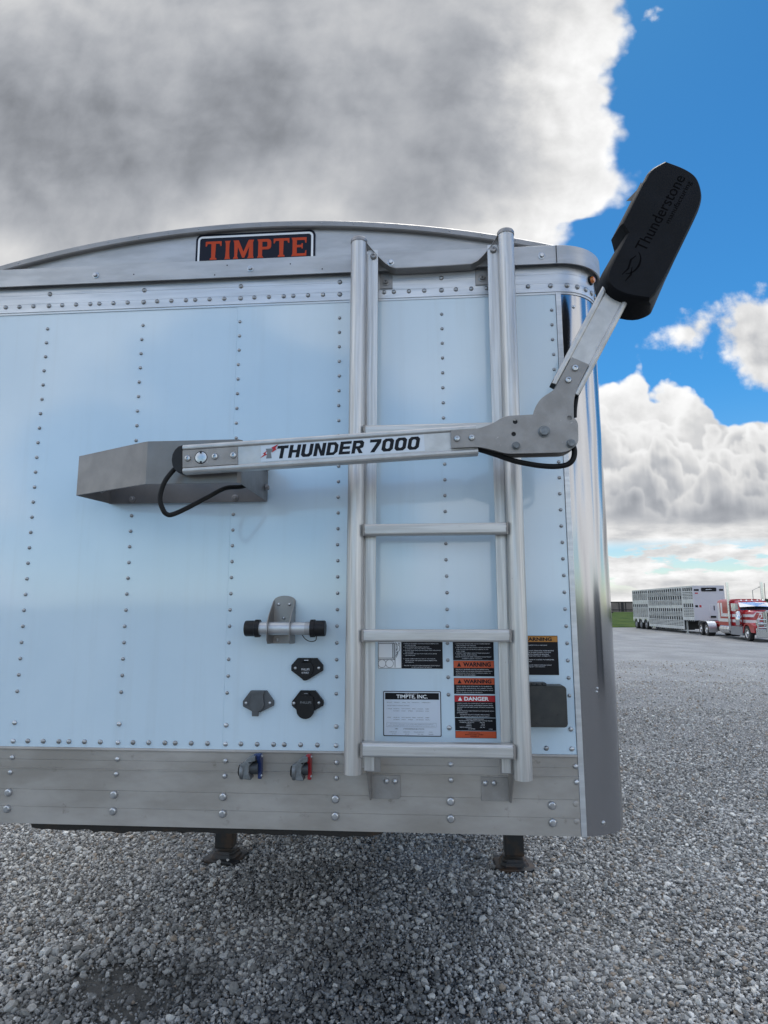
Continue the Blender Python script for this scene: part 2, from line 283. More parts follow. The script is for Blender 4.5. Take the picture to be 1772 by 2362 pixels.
# ------------------------------------------------------------------ mesh builder
class MB:
    def __init__(s): s.v = []; s.f = []; s.m = []; s.s = []
    def add(s, V, F, mi=0, sm=False):
        o = len(s.v); s.v += [tuple(p) for p in V]
        for f in F: s.f.append([i + o for i in f]); s.m.append(mi); s.s.append(sm)
        return s
    def box(s, x0, x1, y0, y1, z0, z1, mi=0):
        V = [(x, y, z) for x in (x0, x1) for y in (y0, y1) for z in (z0, z1)]
        return s.add(V, [(0, 1, 3, 2), (4, 6, 7, 5), (0, 4, 5, 1), (2, 3, 7, 6), (0, 2, 6, 4), (1, 5, 7, 3)], mi)
    def prism(s, poly, fn, a, b, mi=0, holes=(), sm=False, caps=(True, True)):
        rings = [list(poly)] + [list(h) for h in holes]
        pts = [p for r in rings for p in r]; n = len(pts)
        tris = tessellate_polygon([[Vector((p[0], p[1], 0)) for p in r] for r in rings])
        V = [fn(p[0], p[1], a) for p in pts] + [fn(p[0], p[1], b) for p in pts]
        F = []
        if caps[0]: F += [tuple(t) for t in tris]
        if caps[1]: F += [tuple(i + n for i in reversed(t)) for t in tris]
        s.add(V, F, mi, False)
        o = 0; S = []
        for r in rings:
            k = len(r)
            S += [(o + i, o + (i + 1) % k, n + o + (i + 1) % k, n + o + i) for i in range(k)]; o += k
        base = len(s.v) - len(V)
        for f in S: s.f.append([i + base for i in f]); s.m.append(mi); s.s.append(sm)
        return s
    def pxz(s, poly, y0, y1, mi=0, holes=(), sm=False): return s.prism(poly, lambda p, q, t: (p, t, q), y0, y1, mi, holes, sm)
    def pxy(s, poly, z0, z1, mi=0, holes=(), sm=False): return s.prism(poly, lambda p, q, t: (p, q, t), z0, z1, mi, holes, sm)
    def pyz(s, poly, x0, x1, mi=0, holes=(), sm=False): return s.prism(poly, lambda p, q, t: (t, p, q), x0, x1, mi, holes, sm)
    def rings(s, R_, mi=0, sm=True, closed=True, caps=True):
        n = len(R_[0]); V = [p for r in R_ for p in r]; F = []
        for i in range(len(R_) - 1):
            for j in range(n if closed else n - 1):
                k = (j + 1) % n; F.append((i * n + j, i * n + k, (i + 1) * n + k, (i + 1) * n + j))
        s.add(V, F, mi, sm)
        if caps and closed:
            b = len(s.v) - len(V)
            for r0, rev in ((0, True), (len(R_) - 1, False)):
                f = [b + r0 * n + j for j in range(n)]; s.f.append(f[::-1] if rev else f); s.m.append(mi); s.s.append(False)
        return s
    def cyl(s, p0, p1, r0, r1=None, n=16, mi=0, sm=True, caps=True):
        r1 = r0 if r1 is None else r1; p0 = Vector(p0); p1 = Vector(p1); d = (p1 - p0).normalized()
        a = d.orthogonal().normalized(); b = d.cross(a)
        R_ = [[p + (a * math.cos(t) + b * math.sin(t)) * r for t in [2 * math.pi * k / n for k in range(n)]] for p, r in ((p0, r0), (p1, r1))]
        return s.rings(R_, mi, sm, True, caps)
    def lathe(s, c, axis, prof, n=16, mi=0, sm=True):
        c = Vector(c); d = Vector(axis).normalized(); a = d.orthogonal().normalized(); b = d.cross(a)
        R_ = [[c + d * h + (a * math.cos(t) + b * math.sin(t)) * max(r, 1e-5) for t in [2 * math.pi * k / n for k in range(n)]] for r, h in prof]
        return s.rings(R_, mi, sm, True, True)
    def dome(s, c, nrm, r, h, n=12, mi=0):
        return s.lathe(c, nrm, [(r, -.001), (r, h * .15), (r * .90, h * .5), (r * .66, h * .82), (r * .3, h * .98), (0, h)], n, mi)
    def hexbolt(s, c, nrm, r, h, mi=0):
        s.lathe(c, nrm, [(r * 1.45, -.001), (r * 1.45, h * .2), (r * 1.2, h * .25)], 18, mi)
        return s.lathe(c, nrm, [(r, 0), (r, h * .85), (r * .82, h)], 6, mi, False)
    def tube(s, path, r, n=10, mi=0):
        P = [Vector(p) for p in path]; Q = []
        for i in range(len(P) - 1):                          # Catmull-Rom
            p0, p1, p2, p3 = P[max(i - 1, 0)], P[i], P[i + 1], P[min(i + 2, len(P) - 1)]
            for k in range(6):
                t = k / 6; Q.append(.5 * ((2 * p1) + (p2 - p0) * t + (2 * p0 - 5 * p1 + 4 * p2 - p3) * t * t + (3 * p1 - p0 - 3 * p2 + p3) * t ** 3))
        Q.append(P[-1]); R_ = []; a = None
        for i, q in enumerate(Q):
            d = (Q[min(i + 1, len(Q) - 1)] - Q[max(i - 1, 0)]).normalized()
            a = d.orthogonal().normalized() if a is None else (a - d * a.dot(d)).normalized(); b = d.cross(a)
            R_.append([q + (a * math.cos(t) + b * math.sin(t)) * r for t in [2 * math.pi * k / n for k in range(n)]])
        return s.rings(R_, mi)
    def sweep(s, path, prof, mi=0, sm=False):
        """path of (x, y, nx, ny) in plan, profile of (offset along the normal, z), closed profile"""
        return s.rings([[(x + nx * o, y + ny * o, z) for o, z in prof] for x, y, nx, ny in path], mi, sm)
    def build(s, name, mats, parent=None, bevel=None, seg=2, label=None, loc=None, angle=35):
        me = bpy.data.meshes.new(name); me.from_pydata(s.v, [], s.f)
        for m in (mats if isinstance(mats, (list, tuple)) else [mats]): me.materials.append(M[m])
        me.polygons.foreach_set('material_index', s.m); me.polygons.foreach_set('use_smooth', s.s)
        bm = bmesh.new(); bm.from_mesh(me); bmesh.ops.recalc_face_normals(bm, faces=bm.faces); bm.to_mesh(me); bm.free()
        if any(s.s): me.set_sharp_from_angle(angle=R(32))
        o = bpy.data.objects.new(name, me); COL.objects.link(o)
        if parent is not None:
            o.parent = parent
            q = parent
            off = Vector((0, 0, 0))
            if parent.get('_world') is not None: o.matrix_parent_inverse = Matrix.Translation(Vector(parent['_world'])).inverted()
        if bevel:
            b = o.modifiers.new('bevel', 'BEVEL'); b.width = bevel; b.segments = seg; b.limit_method = 'ANGLE'; b.angle_limit = R(angle)
        if label: o['label'] = label
        return o
def thing(name, label, cat, loc=(0, 0, 0), rz=0., group=None, world_parts=False):
    o = bpy.data.objects.new(name, None); COL.objects.link(o); o.location = loc; o.rotation_euler = (0, 0, rz); o.empty_display_size = .2
    o['label'] = label; o['category'] = cat
    if group: o['group'] = group
    if world_parts: o['_world'] = list(loc)
    return o
def tag(o, label=None, cat=None, group=None, kind=None):
    if label: o['label'] = label
    if cat: o['category'] = cat
    if group: o['group'] = group
    if kind: o['kind'] = kind
    return o

_tc = {}
def text_geo(t, offset=0.):
    k = (t, offset)
    if k not in _tc:
        cu = bpy.data.curves.new('t', 'FONT'); cu.body = t; cu.size = 1; cu.offset = offset; cu.resolution_u = 3
        ob = bpy.data.objects.new('t', cu); COL.objects.link(ob)
        me = bpy.data.meshes.new_from_object(ob.evaluated_get(bpy.context.evaluated_depsgraph_get()))
        V = [(v.co.x, v.co.y) for v in me.vertices]; F = [tuple(p.vertices) for p in me.polygons]
        bpy.data.objects.remove(ob); bpy.data.curves.remove(cu); bpy.data.meshes.remove(me)
        x0 = min(p[0] for p in V); x1 = max(p[0] for p in V); z0 = min(p[1] for p in V); z1 = max(p[1] for p in V)
        _tc[k] = ([((x - x0) / (x1 - x0), (z - z0) / (z1 - z0)) for x, z in V], F)
    return _tc[k]
def put_text(mb, t, fn, w, h, shear=0., offset=0., mi=0):
    """lay a line of lettering into the box w x h; fn maps (s, t) to a point"""
    V, F = text_geo(t, offset)
    mb.add([fn(x * w + shear * z * h, z * h) for x, z in V], F, mi)
def flat(x, z, y): return lambda s, t: (x + s, y, z + t)
def lines(mb, rows, x0, x1, ztop, dz, hgt, y, mi=0):
    for i, (t, a, b) in enumerate(rows):
        if t: put_text(mb, t, flat(x0 + a * (x1 - x0), ztop - i * dz, y), (b - a) * (x1 - x0), hgt, 0, .012, mi)

# ================================================================== ground
def set_attr(me, name, arr):
    a = me.attributes.new(name, 'FLOAT', 'POINT'); a.data.foreach_set('value', arr.astype(np.float32))
def gz(x, y):                                            # yard falls away a little to the north east
    r = np.clip((np.hypot(np.asarray(x) - 1, np.asarray(y)) - 7) / 40., 0, 1)
    return -.37 * r * r * (3 - 2 * r)
SHADE_WET = [(1.18, 1.15, .62, .85, 1.), (.75, 2.5, .95, .55, .8), (-.30, 1.15, .40, .34, 1.), (.20, 1.22, .42, .34, 1.), (1.75, 1.9, .35, .6, .5)]   # trailer shade painted into the tone, plus wet dirt: x, y, radii, weight
def ground_material():
    m, g, b = new_mat('crushed_stone')
    pos = g.node('ShaderNodeNewGeometry').outputs['Position']
    x, y, z = g.sep(pos); P = g.xyz(x, y, 0.)
    vc = g.node('ShaderNodeTexVoronoi', feature='F1', voronoi_dimensions='2D'); g.put(vc.inputs['Vector'], P); vc.inputs['Scale'].default_value = 38.
    rnd = g.sep(vc.outputs['Color'])[0]
    big = g.noise(P, .35, 5, .55); mid = g.noise(P, 2.2, 5, .6); fine = g.noise(P, 140., 3, .6)
    c = g.mix(g.step(rnd, 0., 1.), (.24, .245, .245), (.50, .505, .50))
    c = g.mix(g.step(vc.outputs['Distance'], .25, .62), c, (.06, .06, .062))  # shade in the gaps between stones painted into the colour
    c = g.mix(g.step(fine, .35, .65, 0., .30), c, (.20, .20, .20))
    far = g.step(g.m('ADD', y, g.m('MULTIPLY', x, .5)), 9., 26.)
    tone = g.mix(g.step(g.noise(g.xyz(g.m('MULTIPLY', x, .6), g.m('MULTIPLY', y, .25), 0.), 1., 6, .6), .3, .7), (.40, .405, .40), (.29, .295, .295))
    speck = g.step(g.noise(P, 9., 6, .75), .3, .7, .82, 1.16)
    c = g.mix(g.m('MULTIPLY', far, .75), c, tone)
    c = g.mix(1., c, g.xyz(speck, speck, speck), 'MULTIPLY')
    c = g.mix(g.step(big, .42, .62, 0., .25), c, (.20, .195, .185))
    shade_wet = 0.
    for dx_, dy_, ra, rb, wt in SHADE_WET:
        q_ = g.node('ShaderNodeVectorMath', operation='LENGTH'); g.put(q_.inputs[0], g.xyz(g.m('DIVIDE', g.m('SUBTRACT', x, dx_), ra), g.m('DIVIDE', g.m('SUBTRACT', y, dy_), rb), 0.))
        shade_wet = g.m('MAXIMUM', shade_wet, g.m('MULTIPLY', g.step(g.m('ADD', q_.outputs['Value'], g.m('SUBTRACT', mid, .5)), 1.3, .5), wt))
    c = g.mix(g.m('MULTIPLY', shade_wet, .55), c, (.035, .033, .030))
    # dusty bare patch where the stones are worn away
    q = g.node('ShaderNodeVectorMath', operation='LENGTH')
    g.put(q.inputs[0], g.xyz(g.m('DIVIDE', g.m('ADD', x, .06), .58), g.m('DIVIDE', g.m('SUBTRACT', y, 1.20), .36), 0.))
    patch = g.step(g.m('ADD', q.outputs['Value'], g.m('MULTIPLY', g.m('SUBTRACT', mid, .5), 1.1)), 1.1, .75)
    dust = g.mix(g.noise(P, 60., 8, .75), (.07, .068, .060), (.20, .195, .18))
    c = g.mix(patch, c, dust)
    g.l.new(c, b.inputs['Base Color']); b.inputs['Roughness'].default_value = .9; b.inputs['Specular IOR Level'].default_value = .25
    h = g.m('SUBTRACT', g.m('MULTIPLY', fine, .25), g.m('MULTIPLY', vc.outputs['Distance'], g.m('SUBTRACT', 1., g.m('MULTIPLY', patch, .9))))
    h = g.m('ADD', h, g.m('MULTIPLY', g.noise(P, 1.4, 4, .5), 1.5))
    bn = g.node('ShaderNodeBump'); bn.inputs['Strength'].default_value = .8; bn.inputs['Distance'].default_value = .015
    g.l.new(h, bn.inputs['Height']); g.l.new(bn.outputs[0], b.inputs['Normal'])
    return m
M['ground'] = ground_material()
def grid_sheet(name, xs, ys, zf, mat):
    X, Y = np.meshgrid(xs, ys); Z = zf(X, Y); nx, ny = len(xs), len(ys)
    V = np.stack([X, Y, Z], -1).reshape(-1, 3)
    F = [(j * nx + i, j * nx + i + 1, (j + 1) * nx + i + 1, (j + 1) * nx + i) for j in range(ny - 1) for i in range(nx - 1)]
    mb = MB(); mb.add([tuple(map(float, p)) for p in V], F, 0, True); return mb.build(name, mat)
xs = np.concatenate([[-4000, -1500, -500, -150, -60], np.arange(-30, 60, 2.5), [80, 150, 500, 1500, 4000]])
ys = np.concatenate([[-4000, -1500, -500, -150, -60], np.arange(-30, 72, 2.5), [74, 150, 500, 1500, 4000]])
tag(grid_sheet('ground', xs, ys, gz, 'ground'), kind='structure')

# grass beyond the yard
def grass_material():
    m, g, b = new_mat('field_grass')
    pos = g.node('ShaderNodeNewGeometry').outputs['Position']; x, y, z = g.sep(pos)
    n = g.noise(g.xyz(g.m('MULTIPLY', x, .35), g.m('MULTIPLY', y, .10), 0.), 1.2, 7, .65)
    c = g.mix(g.step(n, .33, .66), (.030, .068, .014), (.085, .125, .026))
    c = g.mix(g.step(g.noise(pos, 3., 5, .7), .4, .7, 0., .5), c, (.035, .06, .012))
    g.l.new(c, b.inputs['Base Color']); b.inputs['Roughness'].default_value = .9; b.inputs['Specular IOR Level'].default_value = .1
    bn = g.node('ShaderNodeBump'); bn.inputs['Strength'].default_value = 1.; bn.inputs['Distance'].default_value = .15
    g.l.new(g.noise(pos, 4., 5, .7), bn.inputs['Height']); g.l.new(bn.outputs[0], b.inputs['Normal']); return m
M['grass'] = grass_material()
gx = np.concatenate([[-900, -300, -100], np.arange(-40, 130, 6.), [200, 400, 1000]])
gy = np.array([71.2, 71.5, 72.2, 74, 78, 90, 120, 160, 200, 400, 1500.])
gh = np.array([-.60, -.30, -.20, -.22, -.25, -.25, -.22, -.15, -.05, .0, .0])
def grass_z(X, Y): return np.interp(Y, gy, gh) + .05 * np.sin(X * .7) * (Y > 71.3)
tag(grid_sheet('grass_field', gx, gy, grass_z, 'grass'), kind='structure')

# loose crushed stone near the trailer: one mass of pebbles
def stone_material():
    m, g, b = new_mat('limestone_chips')
    at = g.node('ShaderNodeAttribute'); at.attribute_name = 'tone'
    t = at.outputs['Fac']
    pos = g.node('ShaderNodeNewGeometry').outputs['Position']
    c = g.mix(g.step(t, 0., .55), (.135, .134, .128), (.42, .414, .395)); c = g.mix(g.step(t, .55, .92), c, (.67, .66, .62)); c = g.mix(g.step(t, .93, .97), c, (.30, .25, .20))
    k = g.step(g.noise(pos, 90., 4, .7), .3, .7, .80, 1.15)
    c = g.mix(1., c, g.xyz(k, k, k), 'MULTIPLY')
    g.l.new(c, b.inputs['Base Color']); b.inputs['Roughness'].default_value = .85; b.inputs['Specular IOR Level'].default_value = .3
    return m
M['stone'] = stone_material()
def pebbles():
    phi = (1 + 5 ** .5) / 2
    ico = np.array([(-1, phi, 0), (1, phi, 0), (-1, -phi, 0), (1, -phi, 0), (0, -1, phi), (0, 1, phi), (0, -1, -phi), (0, 1, -phi), (phi, 0, -1), (phi, 0, 1), (-phi, 0, -1), (-phi, 0, 1)], float)
    ico /= np.linalg.norm(ico[0])
    tri = np.array([(0, 11, 5), (0, 5, 1), (0, 1, 7), (0, 7, 10), (0, 10, 11), (1, 5, 9), (5, 11, 4), (11, 10, 2), (10, 7, 6), (7, 1, 8), (3, 9, 4), (3, 4, 2), (3, 2, 6), (3, 6, 8), (3, 8, 9), (4, 9, 5), (2, 4, 11), (6, 2, 10), (8, 6, 7), (9, 8, 1)])
    pts = []
    for (y0, y1, dens) in ((-.2, 2.0, 6200), (2.0, 4.0, 5000), (4.0, 7.0, 2900), (7.0, 11.0, 1150), (11, 16, 420), (16, 24, 110)):
        xa, xb = 1.4 - .82 * (y1 + 2.3), 1.7 + .66 * (y1 + 2.3) + .5
        n = int((xb - xa) * (y1 - y0) * dens); p = np.stack([rng.uniform(xa, xb, n), rng.uniform(y0, y1, n)], 1)
        lo = 1.3 - .78 * (p[:, 1] + 2.3) - .3; hi = 1.7 + .62 * (p[:, 1] + 2.3) + .4
        p = p[(p[:, 0] > lo) & (p[:, 0] < hi)]
        pts.append(p)
    p = np.concatenate(pts)
    p = p[rng.random(len(p)) < np.clip(1.15 - p[:, 1] / 42., .2, 1)]
    d = np.hypot((p[:, 0] + .06) / .46, (p[:, 1] - 1.2) / .33) + .35 * np.sin(p[:, 0] * 9 + 1) * np.sin(p[:, 1] * 11)
    keep = (d > 1) | (rng.random(len(p)) < np.clip(.30 + .7 * (d - .35) / .65, .30, 1)); p = p[keep]; d = d[keep]
    n = len(p)
    r = np.clip(rng.lognormal(math.log(.0067), .48, n), .003, .026) * np.interp(p[:, 1], [2, 7, 20], [1, 1.08, 1.5])
    r *= 1 + .25 * np.exp(-((d - 1.2) / .4) ** 2)                       # bigger stones heaped round the bare patch
    sc3 = np.stack([rng.uniform(.75, 1.35, n), rng.uniform(.7, 1.1, n), rng.uniform(.5, .85, n)], 1) * r[:, None]
    V = ico[None] * rng.uniform(.66, 1.28, (n, 12, 1)) * sc3[:, None, :]
    a, b_, c_ = rng.uniform(0, 6.283, n), rng.normal(0, .5, n), rng.normal(0, .5, n)
    def rotx(V, t): y = V[..., 1] * np.cos(t)[:, None] - V[..., 2] * np.sin(t)[:, None]; z = V[..., 1] * np.sin(t)[:, None] + V[..., 2] * np.cos(t)[:, None]; return np.stack([V[..., 0], y, z], -1)
    def roty(V, t): x = V[..., 0] * np.cos(t)[:, None] + V[..., 2] * np.sin(t)[:, None]; z = -V[..., 0] * np.sin(t)[:, None] + V[..., 2] * np.cos(t)[:, None]; return np.stack([x, V[..., 1], z], -1)
    def rotz(V, t): x = V[..., 0] * np.cos(t)[:, None] - V[..., 1] * np.sin(t)[:, None]; y = V[..., 0] * np.sin(t)[:, None] + V[..., 1] * np.cos(t)[:, None]; return np.stack([x, y, V[..., 2]], -1)
    V = rotz(roty(rotx(V, b_), c_), a)
    zb = gz(p[:, 0], p[:, 1]) + r * rng.uniform(.0, .85, n) + .012 * np.sin(p[:, 0] * 3.1) * np.sin(p[:, 1] * 2.3 + 1) + .008
    V[..., 0] += p[:, 0][:, None]; V[..., 1] += p[:, 1][:, None]; V[..., 2] += zb[:, None]
    F = (tri[None] + (np.arange(n) * 12)[:, None, None]).reshape(-1, 3)
    me = bpy.data.meshes.new('gravel'); nv = n * 12; nf = len(F)
    me.vertices.add(nv); me.vertices.foreach_set('co', V.reshape(-1).astype(np.float32))
    me.loops.add(nf * 3); me.loops.foreach_set('vertex_index', F.reshape(-1).astype(np.int32))
    me.polygons.add(nf); me.polygons.foreach_set('loop_start', (np.arange(nf) * 3).astype(np.int32))
    me.update(calc_edges=True); me.polygons.foreach_set('use_smooth', np.zeros(nf, dtype=bool))
    tone = rng.beta(1.15, 1.75, n) ; tone = np.clip(tone, 0, .92); tone[rng.random(n) < .02] = .98
    tone = np.clip(tone + .28 * np.clip((p[:, 1] - 7) / 12., 0, 1), 0, .98); shade_wet = np.zeros(n); nz = .22 * np.sin(p[:, 0] * 5.1 + 2 * np.sin(p[:, 1] * 3.3)) + .18 * np.sin(p[:, 1] * 7.7 + 2 * np.sin(p[:, 0] * 4.7 + 1)) + rng.normal(0, .12, n)
    for dx_, dy_, ra, rb, wt in SHADE_WET: shade_wet = np.maximum(shade_wet, wt * np.clip((1.3 - np.hypot((p[:, 0] - dx_) / ra, (p[:, 1] - dy_) / rb) - nz) / .8, 0, 1))
    tone = np.clip(tone * 1.12 + .03, 0, .98) * (1 - .64 * shade_wet * (rng.random(n) < .88))  # stones take the same painted shade
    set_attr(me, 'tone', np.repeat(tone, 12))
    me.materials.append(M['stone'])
    o = bpy.data.objects.new('gravel', me); COL.objects.link(o); tag(o, kind='stuff'); return o
pebbles()

# ================================================================== the grain trailer
CX = .88                                                 # centre line of the trailer
TR = thing('grain_trailer', 'white riveted grain trailer with an aluminium ladder and tarp arm on its front', 'trailer', (CX, 1.0, 0), world_parts=True)
XL, XR, ZB, ZS, ZP = 2 * CX - 2.066, 2.066, 1.222, 1.489, 3.214      # sheet edges; skirt bottom, skirt top, sheet top
COLS = [-.290, 0., .406, .812, 1.218, 1.624, 2.049]
def arc_path(r0, y_off=0., x_in=None, side=.30, n=12):
    """front outline in plan with rounded corners: (x, y, nx, ny)"""
    cr = .18; xr = 2.075; out = []
    xl = 2 * CX - xr
    out.append((xl - cr, cr + side, -1, 0))
    for k in range(n + 1):
        t = math.pi / 2 * k / n; out.append((xl - cr * math.cos(t), cr - cr * math.sin(t), -math.cos(t), -math.sin(t)))
    for k in range(n + 1):
        t = math.pi / 2 * k / n; out.append((xr + cr * math.sin(t), cr - cr * math.cos(t), math.sin(t), -math.cos(t)))
    out.append((xr + cr, cr + side, 1, 0))
    return out
# --- white front sheets with their rivets
mb = MB()
mb.box(XL, .800, .0008, .012, ZS - .01, ZP + .02)
mb.box(.8008, XR, -.0006, .012, ZS - .01, ZP + .02)
DZ = .06052
for i, x in enumerate(COLS):
    xx = x
    for k in range(26):
        z = 3.141 - DZ * k
        if z < 1.63: continue
        if i == 6 and False: continue
        mb.dome((xx + random.uniform(-.001, .001), -.0006, z), (0, -1, 0), .0068, .0048, 12, 1)
    mb.dome((xx, -.0006, 1.574), (0, -1, 0), .0088, .0065, 14, 2); mb.dome((xx, -.0006, 1.508), (0, -1, 0), .0088, .0065, 14, 2)
OFFS = [.057, .117, .178, .217, .277, .338]
for x in [-.406] + COLS[1:-1]:
    for o_ in OFFS:
        if x + o_ > -.30: mb.dome((x + o_, -.0006, 1.509), (0, -1, 0), .0088, .0055, 14, 1)
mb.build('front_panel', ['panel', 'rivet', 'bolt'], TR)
# --- riveted top rail and the overhanging flange
mb = MB(); pth = arc_path(0)
mb.sweep(pth, [(-.004, 3.206), (.003, 3.206), (.0035, 3.2135), (.007, 3.2145), (.007, 3.222), (.0045, 3.2235), (.0045, 3.249), (.0038, 3.2495), (.0038, 3.2505), (.0045, 3.251), (.0045, 3.288), (.0038, 3.2885), (.0038, 3.2895), (.0045, 3.290), (.0045, 3.335), (-.004, 3.335)], 0, True)
Y0 = -.0046
for x in COLS:
    mb.dome((x, Y0, 3.240), (0, -1, 0), .0100, .0062, 14, 1)
    if x < 2.0: mb.dome((x, Y0, 3.292), (0, -1, 0), .0095, .006, 14, 1)
    if x < 2.0:
        for o_ in OFFS:
            if x < -.1: continue
            mb.dome((x + o_, Y0, 3.241), (0, -1, 0), .0090, .0058, 14, 1)
for x in (-.228, -.189, -.129, -.068): mb.dome((x, Y0, 3.241), (0, -1, 0), .0090, .0058, 14, 1)
for t in (12, 26, 40, 54, 68):
    a = R(t)
    for sg in (1, -1):
        cx = 2.075 if sg > 0 else 2 * CX - 2.075
        mb.dome((cx + sg * .1846 * math.sin(a), .18 - .1846 * math.cos(a), 3.241), (sg * math.sin(a), -math.cos(a), 0), .0105, .0065, 14, 1)
mb.build('top_rail', ['alu_rail', 'rivet'], TR)
mb = MB()
mb.sweep(pth, [(.024, 3.320), (.030, 3.320), (.030, 3.395), (.024, 3.399), (-.06, 3.400), (-.06, 3.394), (.020, 3.393), (.024, 3.389)], 0, True)
fl = mb.build('tarp_flange', ['alu_flange'], TR)
mb = MB(); mb.pxy([(2.0705, -.0335), (2.0725, -.0335), (2.0725, -.03), (2.0705, -.03)], 3.321, 3.394, 0); mb.build('flange_joint', ['rubber'], fl)
for x in (-.44, .208, .857, 1.425, 2.015):
    mb = MB(); mb.hexbolt((x, -.030, 3.353), (0, -1, 0), .0095, .010); mb.build('screw', ['bolt'], fl)
for x, z in ((.71, 3.332), (.76, 3.372), (1.02, 3.366), (1.15, 3.338), (.37, 3.35)):
    mb = MB(); mb.dome((x, -.0302, z), (0, -1, 0), .0028, .001, 8); mb.build('tar_fleck', ['rubber'], fl)
# --- arched end cap above the flange, rim and name plate
def bow(x, dz=0.): return 3.585 - .115 * (x - CX) ** 2 + dz
mb = MB()
N = 48; xa, xb = CX - 1.30, CX + 1.30
top = [(xa + (xb - xa) * k / N, bow(xa + (xb - xa) * k / N, -.026)) for k in range(N + 1)]
mb.pxz([(xa, 3.30), (xb, 3.30)] + top[::-1], .028, .034, 0)
cap = mb.build('end_cap', ['alu_flange'], TR)
mb = MB(); R_ = []
for k in range(N + 1):
    x = xa + (xb - xa) * k / N
    R_.append([(x, .010, bow(x, -.030)), (x, .006, bow(x, -.026)), (x, .006, bow(x, -.006)), (x, .012, bow(x)), (x, .085, bow(x)), (x, .085, bow(x, -.030))])
mb.rings(R_, 0, True)
for k in range(1, 20): mb.dome((xa + .13 * k, .006, bow(xa + .13 * k, -.015)), (0, -1, 0), .003, .002, 8, 1)
mb.build('cap_rim', ['galv', 'rivet'], cap)
mb = MB(); R_ = []
for k in range(N + 1):
    x = xa + (xb - xa) * k / N; R_.append([(x, .086, bow(x, -.004)), (x, 12.2, bow(x, -.004))])
mb.rings([[p for p in r] for r in R_], 0, True, False, False); mb.build('roof_tarp', ['tarp'], TR)
def rrect(x0, x1, z0, ztop, r, slope=None):
    """outline open at the bottom, rounded top corners, top edge follows ztop(x)"""
    P = [(x1, z0)]
    for k in range(7):
        t = math.pi / 2 * k / 6; P.append((x1 - r + r * math.cos(t), ztop(x1) - r + r * math.sin(t)))
    for k in range(7): x = x1 - r + (x0 + r - x1 + r) * (k + 1) / 8; P.append((x, ztop(x)))
    for k in range(7):
        t = math.pi / 2 + math.pi / 2 * k / 6; P.append((x0 + r + r * math.cos(t), ztop(x0) - r + r * math.sin(t)))
    P.append((x0, z0)); return P
zt = lambda x: 3.5475 - .004 * abs(x - .86) / .25 * 0
mb = MB(); mb.pxz(rrect(.603, 1.110, 3.36, lambda x: 3.549, .026), .0262, .0279, 0)
mb.pxz(rrect(.612, 1.101, 3.36, lambda x: 3.5395, .019), .0252, .0261, 1)
mb.pxz(rrect(.621, 1.092, 3.36, lambda x: 3.530, .011), .0242, .0251, 0)
np_ = mb.build('name_plate', ['navy', 'white'], TR, label='navy name plate with orange slab letters and a white border')
LET = {
 'T': [(0, 1), (0, .74), (.07, .74), (.13, .87), (.36, .87), (.38, .12), (.29, .07), (.29, 0), (.71, 0), (.71, .07), (.62, .12), (.64, .87), (.87, .87), (.93, .74), (1, .74), (1, 1)],
 'I': [(0, 1), (1, 1), (.84, .86), (.80, .5), (.86, .14), (1, 0), (0, 0), (.14, .14), (.20, .5), (.16, .86)],
 'M': [(0, 1), (.26, 1), (.5, .36), (.74, 1), (1, 1), (.95, .86), (.97, .14), (1, 0), (.69, 0), (.75, .14), (.77, .64), (.55, .04), (.45, .04), (.23, .64), (.20, .14), (.26, 0), (0, 0), (.07, .14), (.05, .86)],
 'E': [(0, 1), (1, 1), (1, .70), (.92, .70), (.88, .86), (.36, .86), (.36, .60), (.66, .60), (.68, .68), (.76, .68), (.76, .40), (.68, .40), (.66, .47), (.36, .47), (.36, .14), (.90, .14), (.95, .30), (1, .30), (1, 0), (0, 0), (.08, .14), (.08, .86)],
 'P': [(0, 1), (.80, 1), (.94, .95), (1, .84), (1, .60), (.94, .49), (.80, .44), (.36, .44), (.36, .12), (.46, 0), (0, 0), (.08, .12), (.08, .86)],
}
HOLE = {'P': [[(.36, .86), (.68, .86), (.73, .82), (.73, .62), (.68, .58), (.36, .58)]]}
mb = MB()
for ch, x0, x1 in (('T', .646, .714), ('I', .728, .752), ('M', .764, .852), ('P', .866, .925), ('T', .935, 1.001), ('E', 1.010, 1.073)):
    z0, z1 = 3.4315, 3.514
    f = lambda P: [(x0 + (x1 - x0) * a, z0 + (z1 - z0) * b) for a, b in P]
    mb.pxz(f(LET[ch]), .0234, .0241, 0, [f(h) for h in HOLE.get(ch, [])])
mb.build('lettering', ['orange'], np_)
